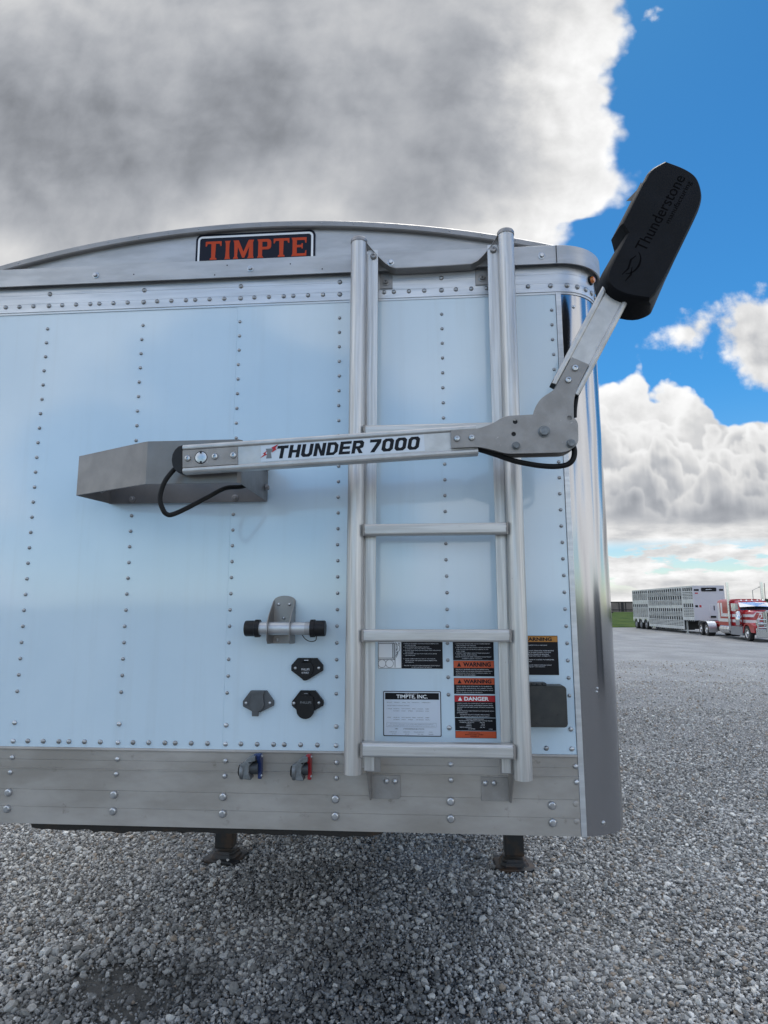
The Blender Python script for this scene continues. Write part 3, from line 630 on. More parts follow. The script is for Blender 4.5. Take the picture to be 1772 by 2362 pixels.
# --- polished corner posts
for nm, sg in (('corner_post', 1), ('corner_post', -1)):
    mb = MB(); cx = CX + sg * (2.075 - CX); P = []
    P.append((CX + sg * (2.086 - CX), -.001, 0, -1))
    for k in range(25):
        t = math.pi / 2 * k / 24
        if k == 0: continue
        P.append((cx + sg * .18 * math.sin(t), .18 - .18 * math.cos(t), sg * math.sin(t), -math.cos(t)))
    P.append((cx + sg * .18, .46, sg, 0))
    mb.sweep(P, [(-.004, ZB), (0, ZB), (0, 3.212), (-.004, 3.212)], 0, True)
    fr = MB(); xs_ = sorted((CX + sg * (2.0675 - CX), CX + sg * (2.087 - CX)))
    fr.box(xs_[0], xs_[1], -.0045, .010, ZB - .002, 3.2125)
    o = mb.build(nm, ['chrome'], TR); fr.build('post_frame', ['alu_rail'], o, bevel=.001)
    for a, z in ((20, 3.157), (24, 1.262), (24, 1.70), (25, 1.712)):
        a = R(a); scr = MB(); scr.dome((cx + sg * .18 * math.sin(a), .18 - .18 * math.cos(a), z), (sg * math.sin(a), -math.cos(a), 0), .0075 if z > 1.75 or z < 1.3 else .005, .005, 12); scr.build('screw', ['bolt'], o)
# --- lower skirt
mb = MB()
prof = [(.012, ZB), (-.006, ZB)]
for zg in (1.2815, 1.3415): prof += [(-.006, zg - .0012), (-.0046, zg - .0005), (-.0046, zg + .0005), (-.006, zg + .0012)]
prof += [(-.006, 1.4125), (-.0085, 1.4135), (-.0085, 1.4165), (-.003, 1.4170), (-.003, 1.4443), (-.0018, 1.4448), (-.0018, 1.4458), (-.003, 1.4463), (-.003, 1.4785), (-.0065, 1.4795), (-.0075, 1.4835), (-.0055, 1.4885), (-.0012, 1.4895), (.012, 1.4895)]
mb.pyz(prof, XL, XR, 0)
for x in COLS:
    for z, yy in ((1.4505, -.003), (1.399, -.006)): mb.dome((x + (.003 if x < 2 else .01), yy, z), (0, -1, 0), .0095, .0075, 14, 1)
    if x < 2.0:
        for z in (1.3285, 1.2715): mb.lathe((x + (.0 if x > .1 else .003), -.006, z), (0, -1, 0), [(.0145, -.001), (.0145, .003), (.012, .0075), (.0085, .0092), (.0085, .011), (0, .0115)], 18, 1)
    else:
        for z in (1.3285, 1.2715): mb.dome((x + .004, -.006, z), (0, -1, 0), .010, .004, 14, 0)
for z in (1.322, 1.266): mb.lathe((1.972, -.006, z), (0, -1, 0), [(.0145, -.001), (.0145, .003), (.012, .0075), (.0085, .0092), (.0085, .011), (0, .0115)], 18, 1)
mb.build('skirt_rail', ['skirt', 'bolt'], TR)
# --- body behind the front wall
for sg in (1, -1):
    mb = MB(); xx = CX + sg * (2.255 - CX)
    mb.box(min(xx, xx - sg * .03), max(xx, xx - sg * .03), .47, 12.2, ZB, 3.335)
    for k in range(19): mb.dome((xx, .9 + .6 * k, 3.24), (sg, 0, 0), .01, .006, 8, 1)
    mb.build('side_wall', ['side', 'rivet'], TR)
    mb = MB(); mb.box(min(xx + sg * .002, xx + sg * .03), max(xx + sg * .002, xx + sg * .03), .49, 12.2, 3.30, 3.40); mb.build('side_rail', ['alu_flange'], TR)
mb = MB(); mb.box(XL - .1, XR + .1, .20, 12.2, ZB + .03, ZB + .08); mb.build('floor', ['underbody'], TR)
mb = MB(); mb.box(XL - .1, XR + .1, 12.19, 12.25, ZB, 3.5); mb.build('rear_wall', ['side'], TR)
for y0 in (3.9, 7.3):
    mb = MB(); A = [(XL - .05, y0, ZB + .029), (XR + .05, y0, ZB + .029), (XR + .05, y0 + 3.2, ZB + .029), (XL - .05, y0 + 3.2, ZB + .029)]
    B = [(CX - .35, y0 + 1.2, .42), (CX + .35, y0 + 1.2, .42), (CX + .35, y0 + 2.0, .42), (CX - .35, y0 + 2.0, .42)]
    mb.rings([A, B], 0, False); mb.build('hopper', ['alu'], TR)
# --- greasy coupler plate edge under the nose
mb = MB()
E_ = [(.085, 1.2195), (.09, 1.203)] + [(.11 + k * .022, 1.1985 + random.uniform(-.003, .003) - (.007 if 10 <= k <= 15 else 0)) for k in range(57)] + [(1.375, 1.208), (1.395, 1.2195)]
mb.pxz(E_, .012, 1.1, 0); mb.build('coupler_plate', ['grease'], TR)
# --- landing legs
def leg(x, ang):
    mb = MB()
    mb.prism([(-.074, -.06), (.074, -.06), (.074, .06), (-.074, .06)], lambda p, q, t: (x + p, 2.92 + q, t), .10, 1.25, 0)
    l = mb.build('landing_leg', ['leg'], TR, bevel=.012, seg=3)
    f = MB(); c, s = math.cos(ang), math.sin(ang)
    def oct_(h, v): k = .72; return [(-h, -v * k), (-h * k, -v), (h * k, -v), (h, -v * k), (h, v * k), (h * k, v), (-h * k, v), (-h, v * k)]
    tr = lambda P, z: [(x + p * c - q * s, 2.93 + p * s + q * c, z) for p, q in P]
    f.rings([tr(oct_(.152, .138), .010), tr(oct_(.152, .138), .030), tr(oct_(.144, .129), .034), tr(oct_(.108, .094), .037), tr(oct_(.098, .086), .060), tr(oct_(.088, .074), .068), tr(oct_(.084, .070), .082)], 0, False)
    f.build('foot', ['leg'], l, bevel=.004, label='rusty foot plate')
leg(2.178, .02); leg(-.108, -.16)
# --- marker lamp on the corner
a = R(52); nn = (math.sin(a), -math.cos(a), 0); cc = Vector((2.075 + .185 * nn[0], .18 + .185 * nn[1], 3.293))
mb = MB(); mb.lathe(cc, nn, [(.019, -.002), (.019, .004), (.014, .006)], 18, 0); lm = mb.build('marker_lamp', ['rubber'], TR)
mb = MB(); mb.lathe(cc + Vector(nn) * .005, nn, [(.0135, 0), (.0135, .006), (.011, .012), (.005, .015), (0, .0155)], 18, 0); mb.build('lens', ['amber'], lm)

# ------------------------------------------------------------------ ladder
lad = bpy.data.objects.new('ladder', None); COL.objects.link(lad); lad.parent = TR; lad.matrix_parent_inverse = Matrix.Translation(Vector(TR['_world'])).inverted(); lad.empty_display_size = .1
def lerp(a, b, t): return a + (b - a) * t
RAIL = {}
for (xt, zt_, xb_, zb_, s0, s1) in ((1.306, 3.408, 1.295, 1.446, (1.341, 1.379), (1.332, 1.366)), (1.869, 3.413, 1.861, 1.437, (1.800, 1.842), (1.794, 1.823))):
    mb = MB(); n = 40; prof = []
    for k in range(n):                                   # ribbed round rail
        t = 2 * math.pi * k / n; r = .0295 + (.0009 if k % 2 else 0) ; prof.append((r * math.cos(t), r * math.sin(t)))
    R_ = []
    for t in (0, .02, .5, 1):
        x = lerp(xt, xb_, t); y = lerp(-.10, -.13, t); z = lerp(zt_, zb_, t); R_.append([(x + a_, y + b_, z) for a_, b_ in prof])
    mb.rings(R_, 0, True)
    # flat inner flange joined by a web
    A = [(s0[0], -.090, 3.372), (s0[1], -.090, 3.372), (s0[1], -.084, 3.372), (s0[0], -.084, 3.372)]
    B = [(s1[0], -.114, 1.452), (s1[1], -.114, 1.452), (s1[1], -.108, 1.452), (s1[0], -.108, 1.452)]
    mb.rings([A, B], 0, False)
    mid = (s0[0] + s0[1]) / 2; w0 = sorted((xt, s0[1] if s0[0] > xt else s0[0])); w1 = sorted((xb_, s1[1] if s1[0] > xb_ else s1[0]))
    A = [(w0[0], -.0825, 3.36), (w0[1], -.0825, 3.36), (w0[1], -.078, 3.36), (w0[0], -.078, 3.36)]; B = [(w1[0], -.1065, 1.46), (w1[1], -.1065, 1.46), (w1[1], -.102, 1.46), (w1[0], -.102, 1.46)]
    mb.rings([A, B], 0, False)
    rl = mb.build('rail', ['ladder'], lad)
    mb = MB(); mb.lathe((xt, -.10, zt_ - .012), (0, -.015, 1), [(.0325, 0), (.0325, .011), (.029, .017), (.014, .020), (0, .0205)], 24, 0); mb.build('rail_cap', ['galv'], rl)
for zt_, zb_ in ((2.656, 2.614), (2.2915, 2.250), (1.9235, 1.8815), (1.5495, 1.504)):
    mb = MB(); t = (3.41 - zt_) / 1.97; yy = lerp(-.10, -.13, t)
    mb.pyz([(yy + .010, zb_), (yy - .022, zb_), (yy - .027, zb_ + .006), (yy - .027, zt_ - .008), (yy - .021, zt_), (yy + .010, zt_)], lerp(1.336, 1.325, t), lerp(1.839, 1.832, t), 0)
    rg = mb.build('rung', ['rung'], lad, bevel=.002)
    for xe, sg in ((lerp(1.336, 1.325, t), 1), (lerp(1.839, 1.832, t), -1)):
        mb = MB(); mb.tube([(xe + sg * .001 + random.uniform(-.0012, .0012), yy - .0275, zb_ + (zt_ - zb_) * k / 6) for k in range(7)], .0038, 8); mb.build('weld_bead', ['plate'], rg)
# top strap bent out from the wall to the rail tops
mb = MB(); FR = [(1.318, -.112, 3.413), (1.335, -.108, 3.397), (1.357, -.10, 3.372), (1.380, -.088, 3.348), (1.402, -.075, 3.331), (1.421, -.064, 3.322), (1.445, -.056, 3.317), (1.52, -.055, 3.317), (1.66, -.055, 3.319), (1.74, -.056, 3.321), (1.765, -.066, 3.327), (1.785, -.080, 3.339), (1.812, -.096, 3.365), (1.837, -.108, 3.400), (1.853, -.112, 3.418)]
def strap(th):
    out = []
    for i, (x, y, z) in enumerate(FR):
        yb = -.045 if (i < 2 or i > 12) else (-.030 if (i < 4 or i > 10) else -.009)
        nx = .35 * th if i < 5 else (-.35 * th if i > 9 else 0)
        out.append([(x, y, z), (x, yb, z), (x + nx, yb, z - th), (x + nx, y, z - th)])
    return out
mb.rings(strap(.005), 0, False)
for x0, x1 in ((1.380, 1.430), (1.758, 1.806)): mb.prism([(x0, 3.254), (x1, 3.254), (x1, 3.310), (x0, 3.320)], lambda p, q, t: (p, t, q), -.0095, -.0055, 0)
st = mb.build('top_strap', ['galv'], lad, bevel=.001)
for x in (1.404, 1.784):
    mb = MB(); mb.hexbolt((x, -.0095, 3.281), (0, -1, 0), .0105, .012); mb.cyl((x, -.02, 3.281), (x, -.030, 3.283), .005, n=10); mb.build('bolt', ['galv'], st)
for x, y, z in ((1.362, -.092, 3.345), (1.822, -.092, 3.350)):
    mb = MB(); mb.lathe((x, y, z), (0, -1, 0), [(.0125, -.001), (.0125, .004), (.009, .008), (.0045, .0085), (.004, .005), (0, .005)], 18, 0); mb.build('bolt', ['galv'], st)
# foot brackets
for x0, x1, xg, bx in ((1.346, 1.449, 1.348, (1.400, 1.4305)), (1.731, 1.829, 1.827, (1.7455, 1.7755))):
    mb = MB(); mb.pxz([(x0, 1.333), (x1 - .006, 1.333), (x1, 1.339), (x1, 1.4115), (x0, 1.4115)], -.0100, -.0062, 0)
    sg = -1 if xg < 1.5 else 1
    G = [(-.0062, 1.333), (-.028, 1.3335), (-.096, 1.440), (-.128, 1.450), (-.128, 1.475), (-.0062, 1.475)] if False else [(-.0102, 1.333), (-.030, 1.333), (-.098, 1.447), (-.0102, 1.447)]
    mb.prism(G, lambda p, q, t: (t + sg * .10 * (-p), p, q), xg - .0025, xg + .0025, 0)
    fb_ = mb.build('foot_bracket', ['plate'], lad, bevel=.0008)
    for b_ in bx:
        mb = MB(); mb.dome((b_, -.0101, 1.3925), (0, -1, 0), .0098, .0085, 16); mb.build('bolt', ['bolt'], fb_)
    xx = xg + sg * .006
    mb = MB(); mb.box(min(xx, xx - sg * .045), max(xx, xx - sg * .045), -.108, -.100, 1.447, 1.503); mb.build('spacer', ['galv'], fb_)

# ------------------------------------------------------------------ electric tarp arm
ths = .004
def sheet_path(mb, P, z0, z1, th, mi=0):
    """bent sheet: plan polyline given a thickness"""
    n = len(P); out = []
    for i in range(n):
        a = Vector(P[i]) - Vector(P[i - 1]) if i else Vector(P[1]) - Vector(P[0]); b = Vector(P[i + 1]) - Vector(P[i]) if i < n - 1 else a
        na = Vector((-a.y, a.x)).normalized(); nb = Vector((-b.y, b.x)).normalized(); m = (na + nb).normalized(); m = m / max(m.dot(na), .4)
        q = Vector(P[i]) + m * th; out.append(q)
    R_ = [[(p[0], p[1], z0), (p[0], p[1], z1), (q.x, q.y, z1), (q.x, q.y, z0)] for p, q in zip(P, out)]
    mb.rings(R_, mi, False)
mb = MB()
sheet_path(mb, [(.315, -.0095), (.945, -.0095)], 2.401, 2.547, .004)
sheet_path(mb, [(.945, -.011), (.9505, -.358), (.940, -.370), (.632, -.370), (.612, -.362), (.291, -.193), (.289, -.186), (.318, -.011)], 2.402, 2.548, -.004)
for x, z in ((.410, 2.4165), (.819, 2.4165)):
    pass
ab = mb.build('arm_bracket', ['bracket'], TR, bevel=.001)
for p, nr in (((.410, -.0098, 2.417), (0, -1, 0)), ((.819, -.0098, 2.417), (0, -1, 0)), ((.951, -.05, 2.447), (1, 0, 0)), ((.951, -.05, 2.522), (1, 0, 0)), ((.335, -.10, 2.44), (1, 0, 0))):
    mb = MB(); mb.lathe(p, nr, [(.013, -.001), (.013, .003), (.009, .004)], 18); mb.hexbolt(Vector(p) + Vector(nr) * .003, nr, .0085, .008); mb.build('bolt', ['galv'], ab)
A0, A1 = Vector((.778, 0, 2.4705)), Vector((1.7165, 0, 2.514)); AD = (A1 - A0).normalized(); AN = Vector((-AD.z, 0, AD.x)); AL = (A1 - A0).length
def arm(s_, h, y): p = A0 + AD * s_ + AN * h; return (p.x, y, p.z)
SEC = [(-.4245, .0300), (-.4285, .0305), (-.4305, .0340), (-.4305, .0400), (-.4275, .0455), (-.4220, .0475), (-.400, .0475), (-.388, .043), (-.384, .036)]
SEC = SEC + [(y, -h) for y, h in SEC[::-1]]
def extr(mb, fn, s0, s1, mi=0): mb.rings([[fn(s_, h, y) for y, h in SEC] for s_ in (s0, s1)], mi, False)
mb = MB(); extr(mb, arm, 0, AL); la = mb.build('lower_arm', ['arm'], TR, bevel=.0015, seg=2, angle=25)
mb = MB()                                                 # rounded rubber end
EP = []
for k in range(9):
    t = math.pi / 2 + math.pi * k / 8; EP.append((-.0005 + .036 * math.cos(t), .047 * math.sin(t)))
mb.prism(EP, lambda p, q, t: arm(p, q, t), -.4285, -.386, 0); mb.build('end_cap', ['black'], la, bevel=.005, seg=3)
mb = MB(); mb.prism([(.0, -.0285), (.180, -.0285), (.180, .0285), (.0, .0285)], lambda p, q, t: arm(p, q, t), -.4282, -.4248, 0)
pl = mb.build('end_plate', ['plate'], la, bevel=.0006)
for s_ in (.018, .107, .167):
    c = Vector(arm(s_, .001, -.4283)); mb = MB(); mb.lathe(c, (0, -1, 0), [(.0105, -.001), (.0105, .002), (.0085, .0055), (.0045, .0065), (.004, .003), (0, .003)], 18); mb.build('bolt', ['bolt'], pl)
mb = MB(); c = Vector(arm(.061, .001, -.4283)); mb.lathe(c, (0, -1, 0), [(.0185, -.001), (.0185, .0012), (.0165, .0018), (0, .0018)], 28); mb.build('pivot_disc', ['bolt'], pl)
mb = MB(); mb.lathe(c, (0, -1, 0), [(.0208, -.001), (.0208, .0005), (0, .0005)], 28)
for sg in (1, -1):
    q = arm(.061, .001 + sg * .0165, -.4305); mb.box(q[0] - .003, q[0] + .003, q[1] - .0002, q[1] + .001, q[2] - .004, q[2] + .004)
mb.build('disc_groove', ['ink'], pl)
mb = MB(); mb.prism([(.255, -.0255), (.775, -.0255), (.775, .0270), (.255, .0270)], lambda p, q, t: arm(p, q, t), -.42535, -.4246, 0)
dec = mb.build('arm_decal', ['armsticker'], la)
def blk(ch, w=.78, t=.25, c=.17):
    """squared italic capitals: outline and holes in a unit-high cell"""
    m_ = w / 2
    box = [(c, 0), (w - c, 0), (w, c), (w, 1 - c), (w - c, 1), (c, 1), (0, 1 - c), (0, c)]; c2 = c * .5
    hole = lambda x0, x1, z0, z1: [(x0 + c2, z0), (x1 - c2, z0), (x1, z0 + c2), (x1, z1 - c2), (x1 - c2, z1), (x0 + c2, z1), (x0, z1 - c2), (x0, z0 + c2)]
    if ch == '0': return box, [hole(t, w - t, t * .85, 1 - t * .85)]
    if ch == '7': return [(0, 1), (w, 1), (w, 1 - t * 1.1), (t * 1.75, 0), (t * .55, 0), (w - t * 1.15, 1 - t * .9), (0, 1 - t * .9)], []
    if ch == 'T': return [(0, 1), (w, 1), (w, 1 - t * .9), (m_ + t / 2, 1 - t * .9), (m_ + t / 2, 0), (m_ - t / 2, 0), (m_ - t / 2, 1 - t * .9), (0, 1 - t * .9)], []
    if ch == 'H': return [(0, 0), (t, 0), (t, .5 - t * .42), (w - t, .5 - t * .42), (w - t, 0), (w, 0), (w, 1), (w - t, 1), (w - t, .5 + t * .42), (t, .5 + t * .42), (t, 1), (0, 1)], []
    if ch == 'U': return [(0, 1), (0, c), (c, 0), (w - c, 0), (w, c), (w, 1), (w - t, 1), (w - t, t * .85 + c2), (w - t - c2, t * .85), (t + c2, t * .85), (t, t * .85 + c2), (t, 1)], []
    if ch == 'N': return [(0, 0), (t, 0), (t, .60), (w - t * 1.05, 0), (w, 0), (w, 1), (w - t, 1), (w - t, .40), (t * 1.05, 1), (0, 1)], []
    if ch == 'D': return [(0, 0), (w - c * 1.4, 0), (w, c * 1.4), (w, 1 - c * 1.4), (w - c * 1.4, 1), (0, 1)], [[(t, t * .85), (w - t - c2, t * .85), (w - t, t * .85 + c2), (w - t, 1 - t * .85 - c2), (w - t - c2, 1 - t * .85), (t, 1 - t * .85)]]
    if ch == 'E': return [(0, 0), (w, 0), (w, t * .85), (t, t * .85), (t, .5 - t * .42), (w * .92, .5 - t * .42), (w * .92, .5 + t * .42), (t, .5 + t * .42), (t, 1 - t * .85), (w, 1 - t * .85), (w, 1), (0, 1)], []
    if ch == 'R': return [(0, 0), (t, 0), (t, .36), (w * .42, .36), (w - t, 0), (w + .02, 0), (w * .72, .38), (w - c * .3, .42), (w, .52), (w, 1 - c), (w - c, 1), (0, 1)], [[(t, .36 + t * .8), (w - t - c2, .36 + t * .8), (w - t, .36 + t * .8 + c2), (w - t, 1 - t * .85 - c2), (w - t - c2, 1 - t * .85), (t, 1 - t * .85)]]
for wd, s0, wid in (('THUNDER', .301, .283), ('7000', .597, .163)):
    mb = MB(); hh = .0415; pit = wid / len(wd); sx = (pit * .88) / .78; SH = .22
    for i, ch in enumerate(wd):
        o_, hs_ = blk(ch); tr = lambda P: [(s0 + i * pit + x * sx + SH * z * hh, -.0190 + z * hh) for x, z in P]
        mb.prism(tr(o_), lambda p, q, t: arm(p, q, t), -.4259, -.4255, 0, [tr(h) for h in hs_])
    mb.build('lettering', ['ink'], dec)
mb = MB()
f = lambda P: [((x - A0.x) * AD.x + (z - A0.z) * AD.z, (x - A0.x) * AN.x + (z - A0.z) * AN.z) for x, z in P]
af = lambda p, q, t: arm(p, q, t)
mb.prism(f([(1.050, 2.467), (1.068, 2.468), (1.065, 2.486), (1.078, 2.500), (1.048, 2.499), (1.053, 2.485)]), af, -.4262, -.4256, 0)
mb.prism(f([(1.066, 2.502), (1.089, 2.513), (1.079, 2.500), (1.084, 2.497), (1.068, 2.486), (1.072, 2.497)]), af, -.4268, -.4263, 1)
mb.prism(f([(1.053, 2.493), (1.039, 2.483), (1.044, 2.481), (1.031, 2.469), (1.053, 2.480), (1.047, 2.484)]), af, -.4268, -.4263, 1)
mb.build('emblem', ['stickergrey', 'red'], dec)
# elbow plates (front and back of a sandwich)
def smooth_poly(P, n=5, keep=()):
    out = []; k = len(P)
    for i in range(k):
        if i in keep: out.append(P[i]); continue
        a, b, c = Vector(P[i - 1]), Vector(P[i]), Vector(P[(i + 1) % k]); r = min((a - b).length, (c - b).length) * .42
        p0 = b + (a - b).normalized() * r; p1 = b + (c - b).normalized() * r
        for j in range(n + 1):
            t = j / n; q = p0 * (1 - t) ** 2 + b * 2 * t * (1 - t) + p1 * t * t; out.append((q.x, q.y))
    return out
EL = smooth_poly([(1.634, 2.541), (1.717, 2.545), (1.762, 2.560), (1.801, 2.584), (1.990, 2.590), (2.023, 2.564), (2.021, 2.489), (1.984, 2.465), (1.803, 2.464), (1.760, 2.478), (1.720, 2.488), (1.635, 2.486)], 5, (0, 11))
circ = lambda x, z, r, n=16: [(x + r * math.cos(2 * math.pi * k / n), z + r * math.sin(2 * math.pi * k / n)) for k in range(n)]
mb = MB(); mb.pxz(EL, -.4360, -.4312, 0, [circ(1.833, 2.565, .0075), circ(1.827, 2.526, .0072), circ(1.998, 2.5725, .0075)])
ep = mb.build('elbow_plate', ['plate'], TR, bevel=.0008, seg=1)
mb = MB(); mb.pxz([(x, z) for x, z in EL if x > 1.735], -.3830, -.3782, 0); mb.pxz([(1.79, 2.482), (1.99, 2.482), (2.005, 2.495), (2.005, 2.56), (1.985, 2.575), (1.80, 2.570)], -.4305, -.3835, 1); mb.build('back_plate', ['plate', 'black'], ep)
for x, z, r in ((1.653, 2.515, .0098), (1.698, 2.517, .0098)):
    mb = MB(); mb.lathe((x, -.4361, z), (0, -1, 0), [(r, -.001), (r, .003), (r * .8, .0068), (r * .42, .0075), (r * .38, .0035), (0, .0035)], 18); mb.build('bolt', ['bolt'], ep)
for x, z, r in ((1.919, 2.531, .0150), (1.998, 2.491, .0115), (1.833, 2.488, .0105)):
    mb = MB(); mb.lathe((x, -.4361, z), (0, -1, 0), [(r * 1.25, -.001), (r * 1.25, .0015), (r, .002)], 20); mb.lathe((x, -.4375, z), (0, -1, 0), [(r, 0), (r, .0085), (r * .8, .0105), (0, .0108)], 20 if r < .012 else 12, 0); mb.build('bolt', ['cast'], ep)
UP = smooth_poly([(1.884, 2.560), (1.892, 2.604), (1.914, 2.640), (1.957, 2.667), (1.972, 2.690), (2.016, 2.772), (2.067, 2.746), (2.026, 2.668), (2.015, 2.630), (2.012, 2.560)], 4, (0, 5, 6, 9))
mb = MB(); mb.pxz(UP, -.4285, -.4235, 0); upl = mb.build('upper_plate', ['plate'], TR, bevel=.0006, seg=1)
for x, z in ((2.0235, 2.735), (2.001, 2.697)):
    mb = MB(); mb.lathe((x, -.4286, z), (0, -1, 0), [(.0108, -.001), (.0108, .003), (.0085, .0068), (.0045, .0075), (.004, .0035), (0, .0035)], 18); mb.build('bolt', ['bolt'], upl)
B0 = Vector((1.9925, 0, 2.671)); BD = Vector((.1505, 0, .273)).normalized(); BN = Vector((-BD.z, 0, BD.x))
def uarm(s_, h, y): p = B0 + BD * s_ + BN * h; return (p.x, y, p.z)
mb = MB(); extr(mb, lambda s_, h, y: uarm(s_, h, y + .0035), -.002, .50); ua = mb.build('upper_arm', ['arm'], TR, bevel=.0015, angle=25)
for sg in (1, -1): mb = MB(); mb.prism([(-.0045, sg * .031), (-.0045, sg * .0465), (.012, sg * .0465), (.012, sg * .031)], lambda p, q, t: uarm(p, q, t), -.424, -.390, 0); mb.build('end_seal', ['rubber'], ua)
mb = MB(); mb.tube([(2.030, -.402, 2.655), (2.026, -.402, 2.635), (2.022, -.402, 2.610), (2.020, -.402, 2.585)], .0085); mb.build('cable', ['rubber'], ua)
# motor housing
FF = [(2.335, 3.413), (2.380, 3.392), (2.411, 3.371), (2.429, 3.350), (2.438, 3.320), (2.441, 3.283), (2.435, 3.257), (2.419, 3.218), (2.272, 2.938), (2.230, 2.943), (2.176, 2.957), (2.138, 2.982), (2.120, 3.026), (2.200, 3.167), (2.183, 3.199), (2.256, 3.340), (2.264, 3.349), (2.284, 3.387)]
BB = {8: (2.300, 2.958), 9: (2.286, 2.932), 10: (2.226, 2.914), 11: (2.142, 2.946), 12: (2.108, 3.026), 13: (2.188, 3.161), 14: (2.180, 3.205), 15: (2.290, 3.412)}
def shr(P, d):
    out = []
    for i in range(len(P)):
        a = (Vector(P[i]) - Vector(P[i - 1])).normalized(); b = (Vector(P[(i + 1) % len(P)]) - Vector(P[i])).normalized()
        nrm = (Vector((a.y, -a.x)) + Vector((b.y, -b.x))); nrm = nrm.normalized() if nrm.length > .1 else Vector((a.y, -a.x)); q = Vector(P[i]) + nrm * d; out.append((q.x, q.y))
    return out
BK = [BB.get(i, FF[i]) for i in range(len(FF))]
def chaikin2(A, B, keep, it=2):
    K = [i in keep for i in range(len(A))]
    for _ in range(it):
        a2, b2, k2 = [], [], []
        n = len(A)
        for i in range(n):
            if K[i]: a2.append(A[i]); b2.append(B[i]); k2.append(True); continue
            for P, out in ((A, a2), (B, b2)):
                for j in (i - 1, (i + 1) % n): out.append((P[i][0] * .75 + P[j][0] * .25, P[i][1] * .75 + P[j][1] * .25))
            k2 += [False, False]
        A, B, K = a2, b2, k2
    return A, B
FS, BS = chaikin2(FF, BK, {0, 13, 14, 15, 16})
mb = MB(); L_ = lambda t: [(lerp(a[0], b[0], t), lerp(a[1], b[1], t)) for a, b in zip(BS, FS)]
mb.rings([[(x, y, z) for x, z in P] for P, y in ((shr(BS, .022), -.338), (shr(BS, .007), -.346), (BS, -.358), (L_(.10), -.370), (L_(.55), -.412), (FS, -.444), (shr(FS, .0025), -.4520), (shr(FS, .0075), -.4572))], 0, True, True, False)
mb.pxz(shr(FS, .0075), -.4573, -.352, 0)
mc = mb.build('motor_cover', ['cover'], TR)
TD = Vector((2.359 - 2.229, 3.343 - 3.115)).normalized(); TN = Vector((-TD.y, TD.x))
def cov(s_, h, y=-.4578): p = Vector((2.257, 3.108)) + TD * s_ + TN * h; return (p.x, y, p.y)
mb = MB(); put_text(mb, 'Thunderstone', lambda s_, h: cov(s_ - .012, h), .285, .036, 0, .0); mb.build('lettering', ['emboss'], mc)
mb = MB(); put_text(mb, 'manufacturing', lambda s_, h: cov(s_ + .108, h - .028), .160, .021, 0, 0); mb.build('lettering', ['emboss'], mc)
mb = MB(); AR = []
for k in range(13):
    t = R(-78 + 150 * k / 12); AR.append((-.062 + .043 * math.sin(t) * 1.0, -.002 - .030 * math.cos(t) + .03))
def ribbon(P, w):
    L = []; Rr = []
    for i, p in enumerate(P):
        a = (Vector(P[min(i + 1, len(P) - 1)]) - Vector(P[max(i - 1, 0)])).normalized(); q = Vector((-a.y, a.x)) * w * (1 - .7 * abs(2 * i / (len(P) - 1) - 1)); L.append(Vector(p) + q); Rr.append(Vector(p) - q)
    V = [cov(q.x, q.y) for q in L + Rr]; k = len(P); mb.add(V, [(i, i + 1, k + i + 1, k + i) for i in range(k - 1)], 0)
ribbon(AR, .003); ribbon([(-.112, .030), (-.085, .022), (-.055, .028), (-.035, .020)], .0035); ribbon([(-.128, .012), (-.100, .006), (-.075, .014)], .003)
mb.build('emblem', ['emboss'], mc)
# cables
C1 = [(.766, -.405, 2.460), (.742, -.410, 2.438), (.718, -.420, 2.395), (.707, -.420, 2.344), (.720, -.420, 2.306), (.731, -.415, 2.294), (.746, -.410, 2.294), (.775, -.380, 2.316), (.830, -.330, 2.363), (.871, -.280, 2.402), (.916, -.250, 2.412), (.93, -.20, 2.43)]
mb = MB(); mb.tube(C1, .0078); mb.build('arm_cable', ['rubber'], TR)
C2 = [(1.695, -.405, 2.494), (1.717, -.405, 2.489), (1.736, -.405, 2.483), (1.773, -.405, 2.470), (1.828, -.405, 2.449), (1.873, -.405, 2.438), (1.912, -.405, 2.431), (1.956, -.405, 2.428), (1.990, -.405, 2.433), (2.009, -.405, 2.449), (2.015, -.405, 2.475), (2.010, -.405, 2.500)]
mb = MB(); mb.tube(C2, .0085); mb.build('arm_cable', ['rubber'], TR)

# ------------------------------------------------------------------ document tube in its bracket
mb = MB()
ot = [(.979, 1.868), (1.061, 1.868), (1.061, 2.026)] + [(1.020 + .041 * math.cos(t), 2.024 + .019 * math.sin(t)) for t in [math.pi * k / 10 for k in range(1, 10)]] + [(.979, 2.026)]
mb.pxz(ot, -.0045, -.0012, 0)
for x in (.979, 1.0605):
    G = [(-.0046, 2.026), (-.0046, 1.868), (-.078, 1.870), (-.094, 1.885), (-.099, 1.915), (-.095, 1.945), (-.070, 1.975)]
    mb.prism(G, lambda p, q, t: (t, p, q), x - .0016, x + .0016, 0)
tb = mb.build('tube_bracket', ['galv'], TR, bevel=.0006)
for x, z in ((.998, 2.011), (1.039, 2.011), (1.018, 1.960), (.996, 1.881)):
    mb = MB(); mb.dome((x, -.0046, z), (0, -1, 0), .0062, .005, 12); mb.build('bolt', ['bolt'], tb)
mb = MB(); mb.cyl((.93, -.062, 1.9245), (1.15, -.062, 1.9245), .0235, n=28); tube = mb.build('document_tube', ['alu'], TR)
mb = MB(); mb.lathe((1.112, -.062, 1.9245), (1, 0, 0), [(.0238, 0), (.0238, .016)], 28); mb.build('tube_label', ['alu_flange'], tube)
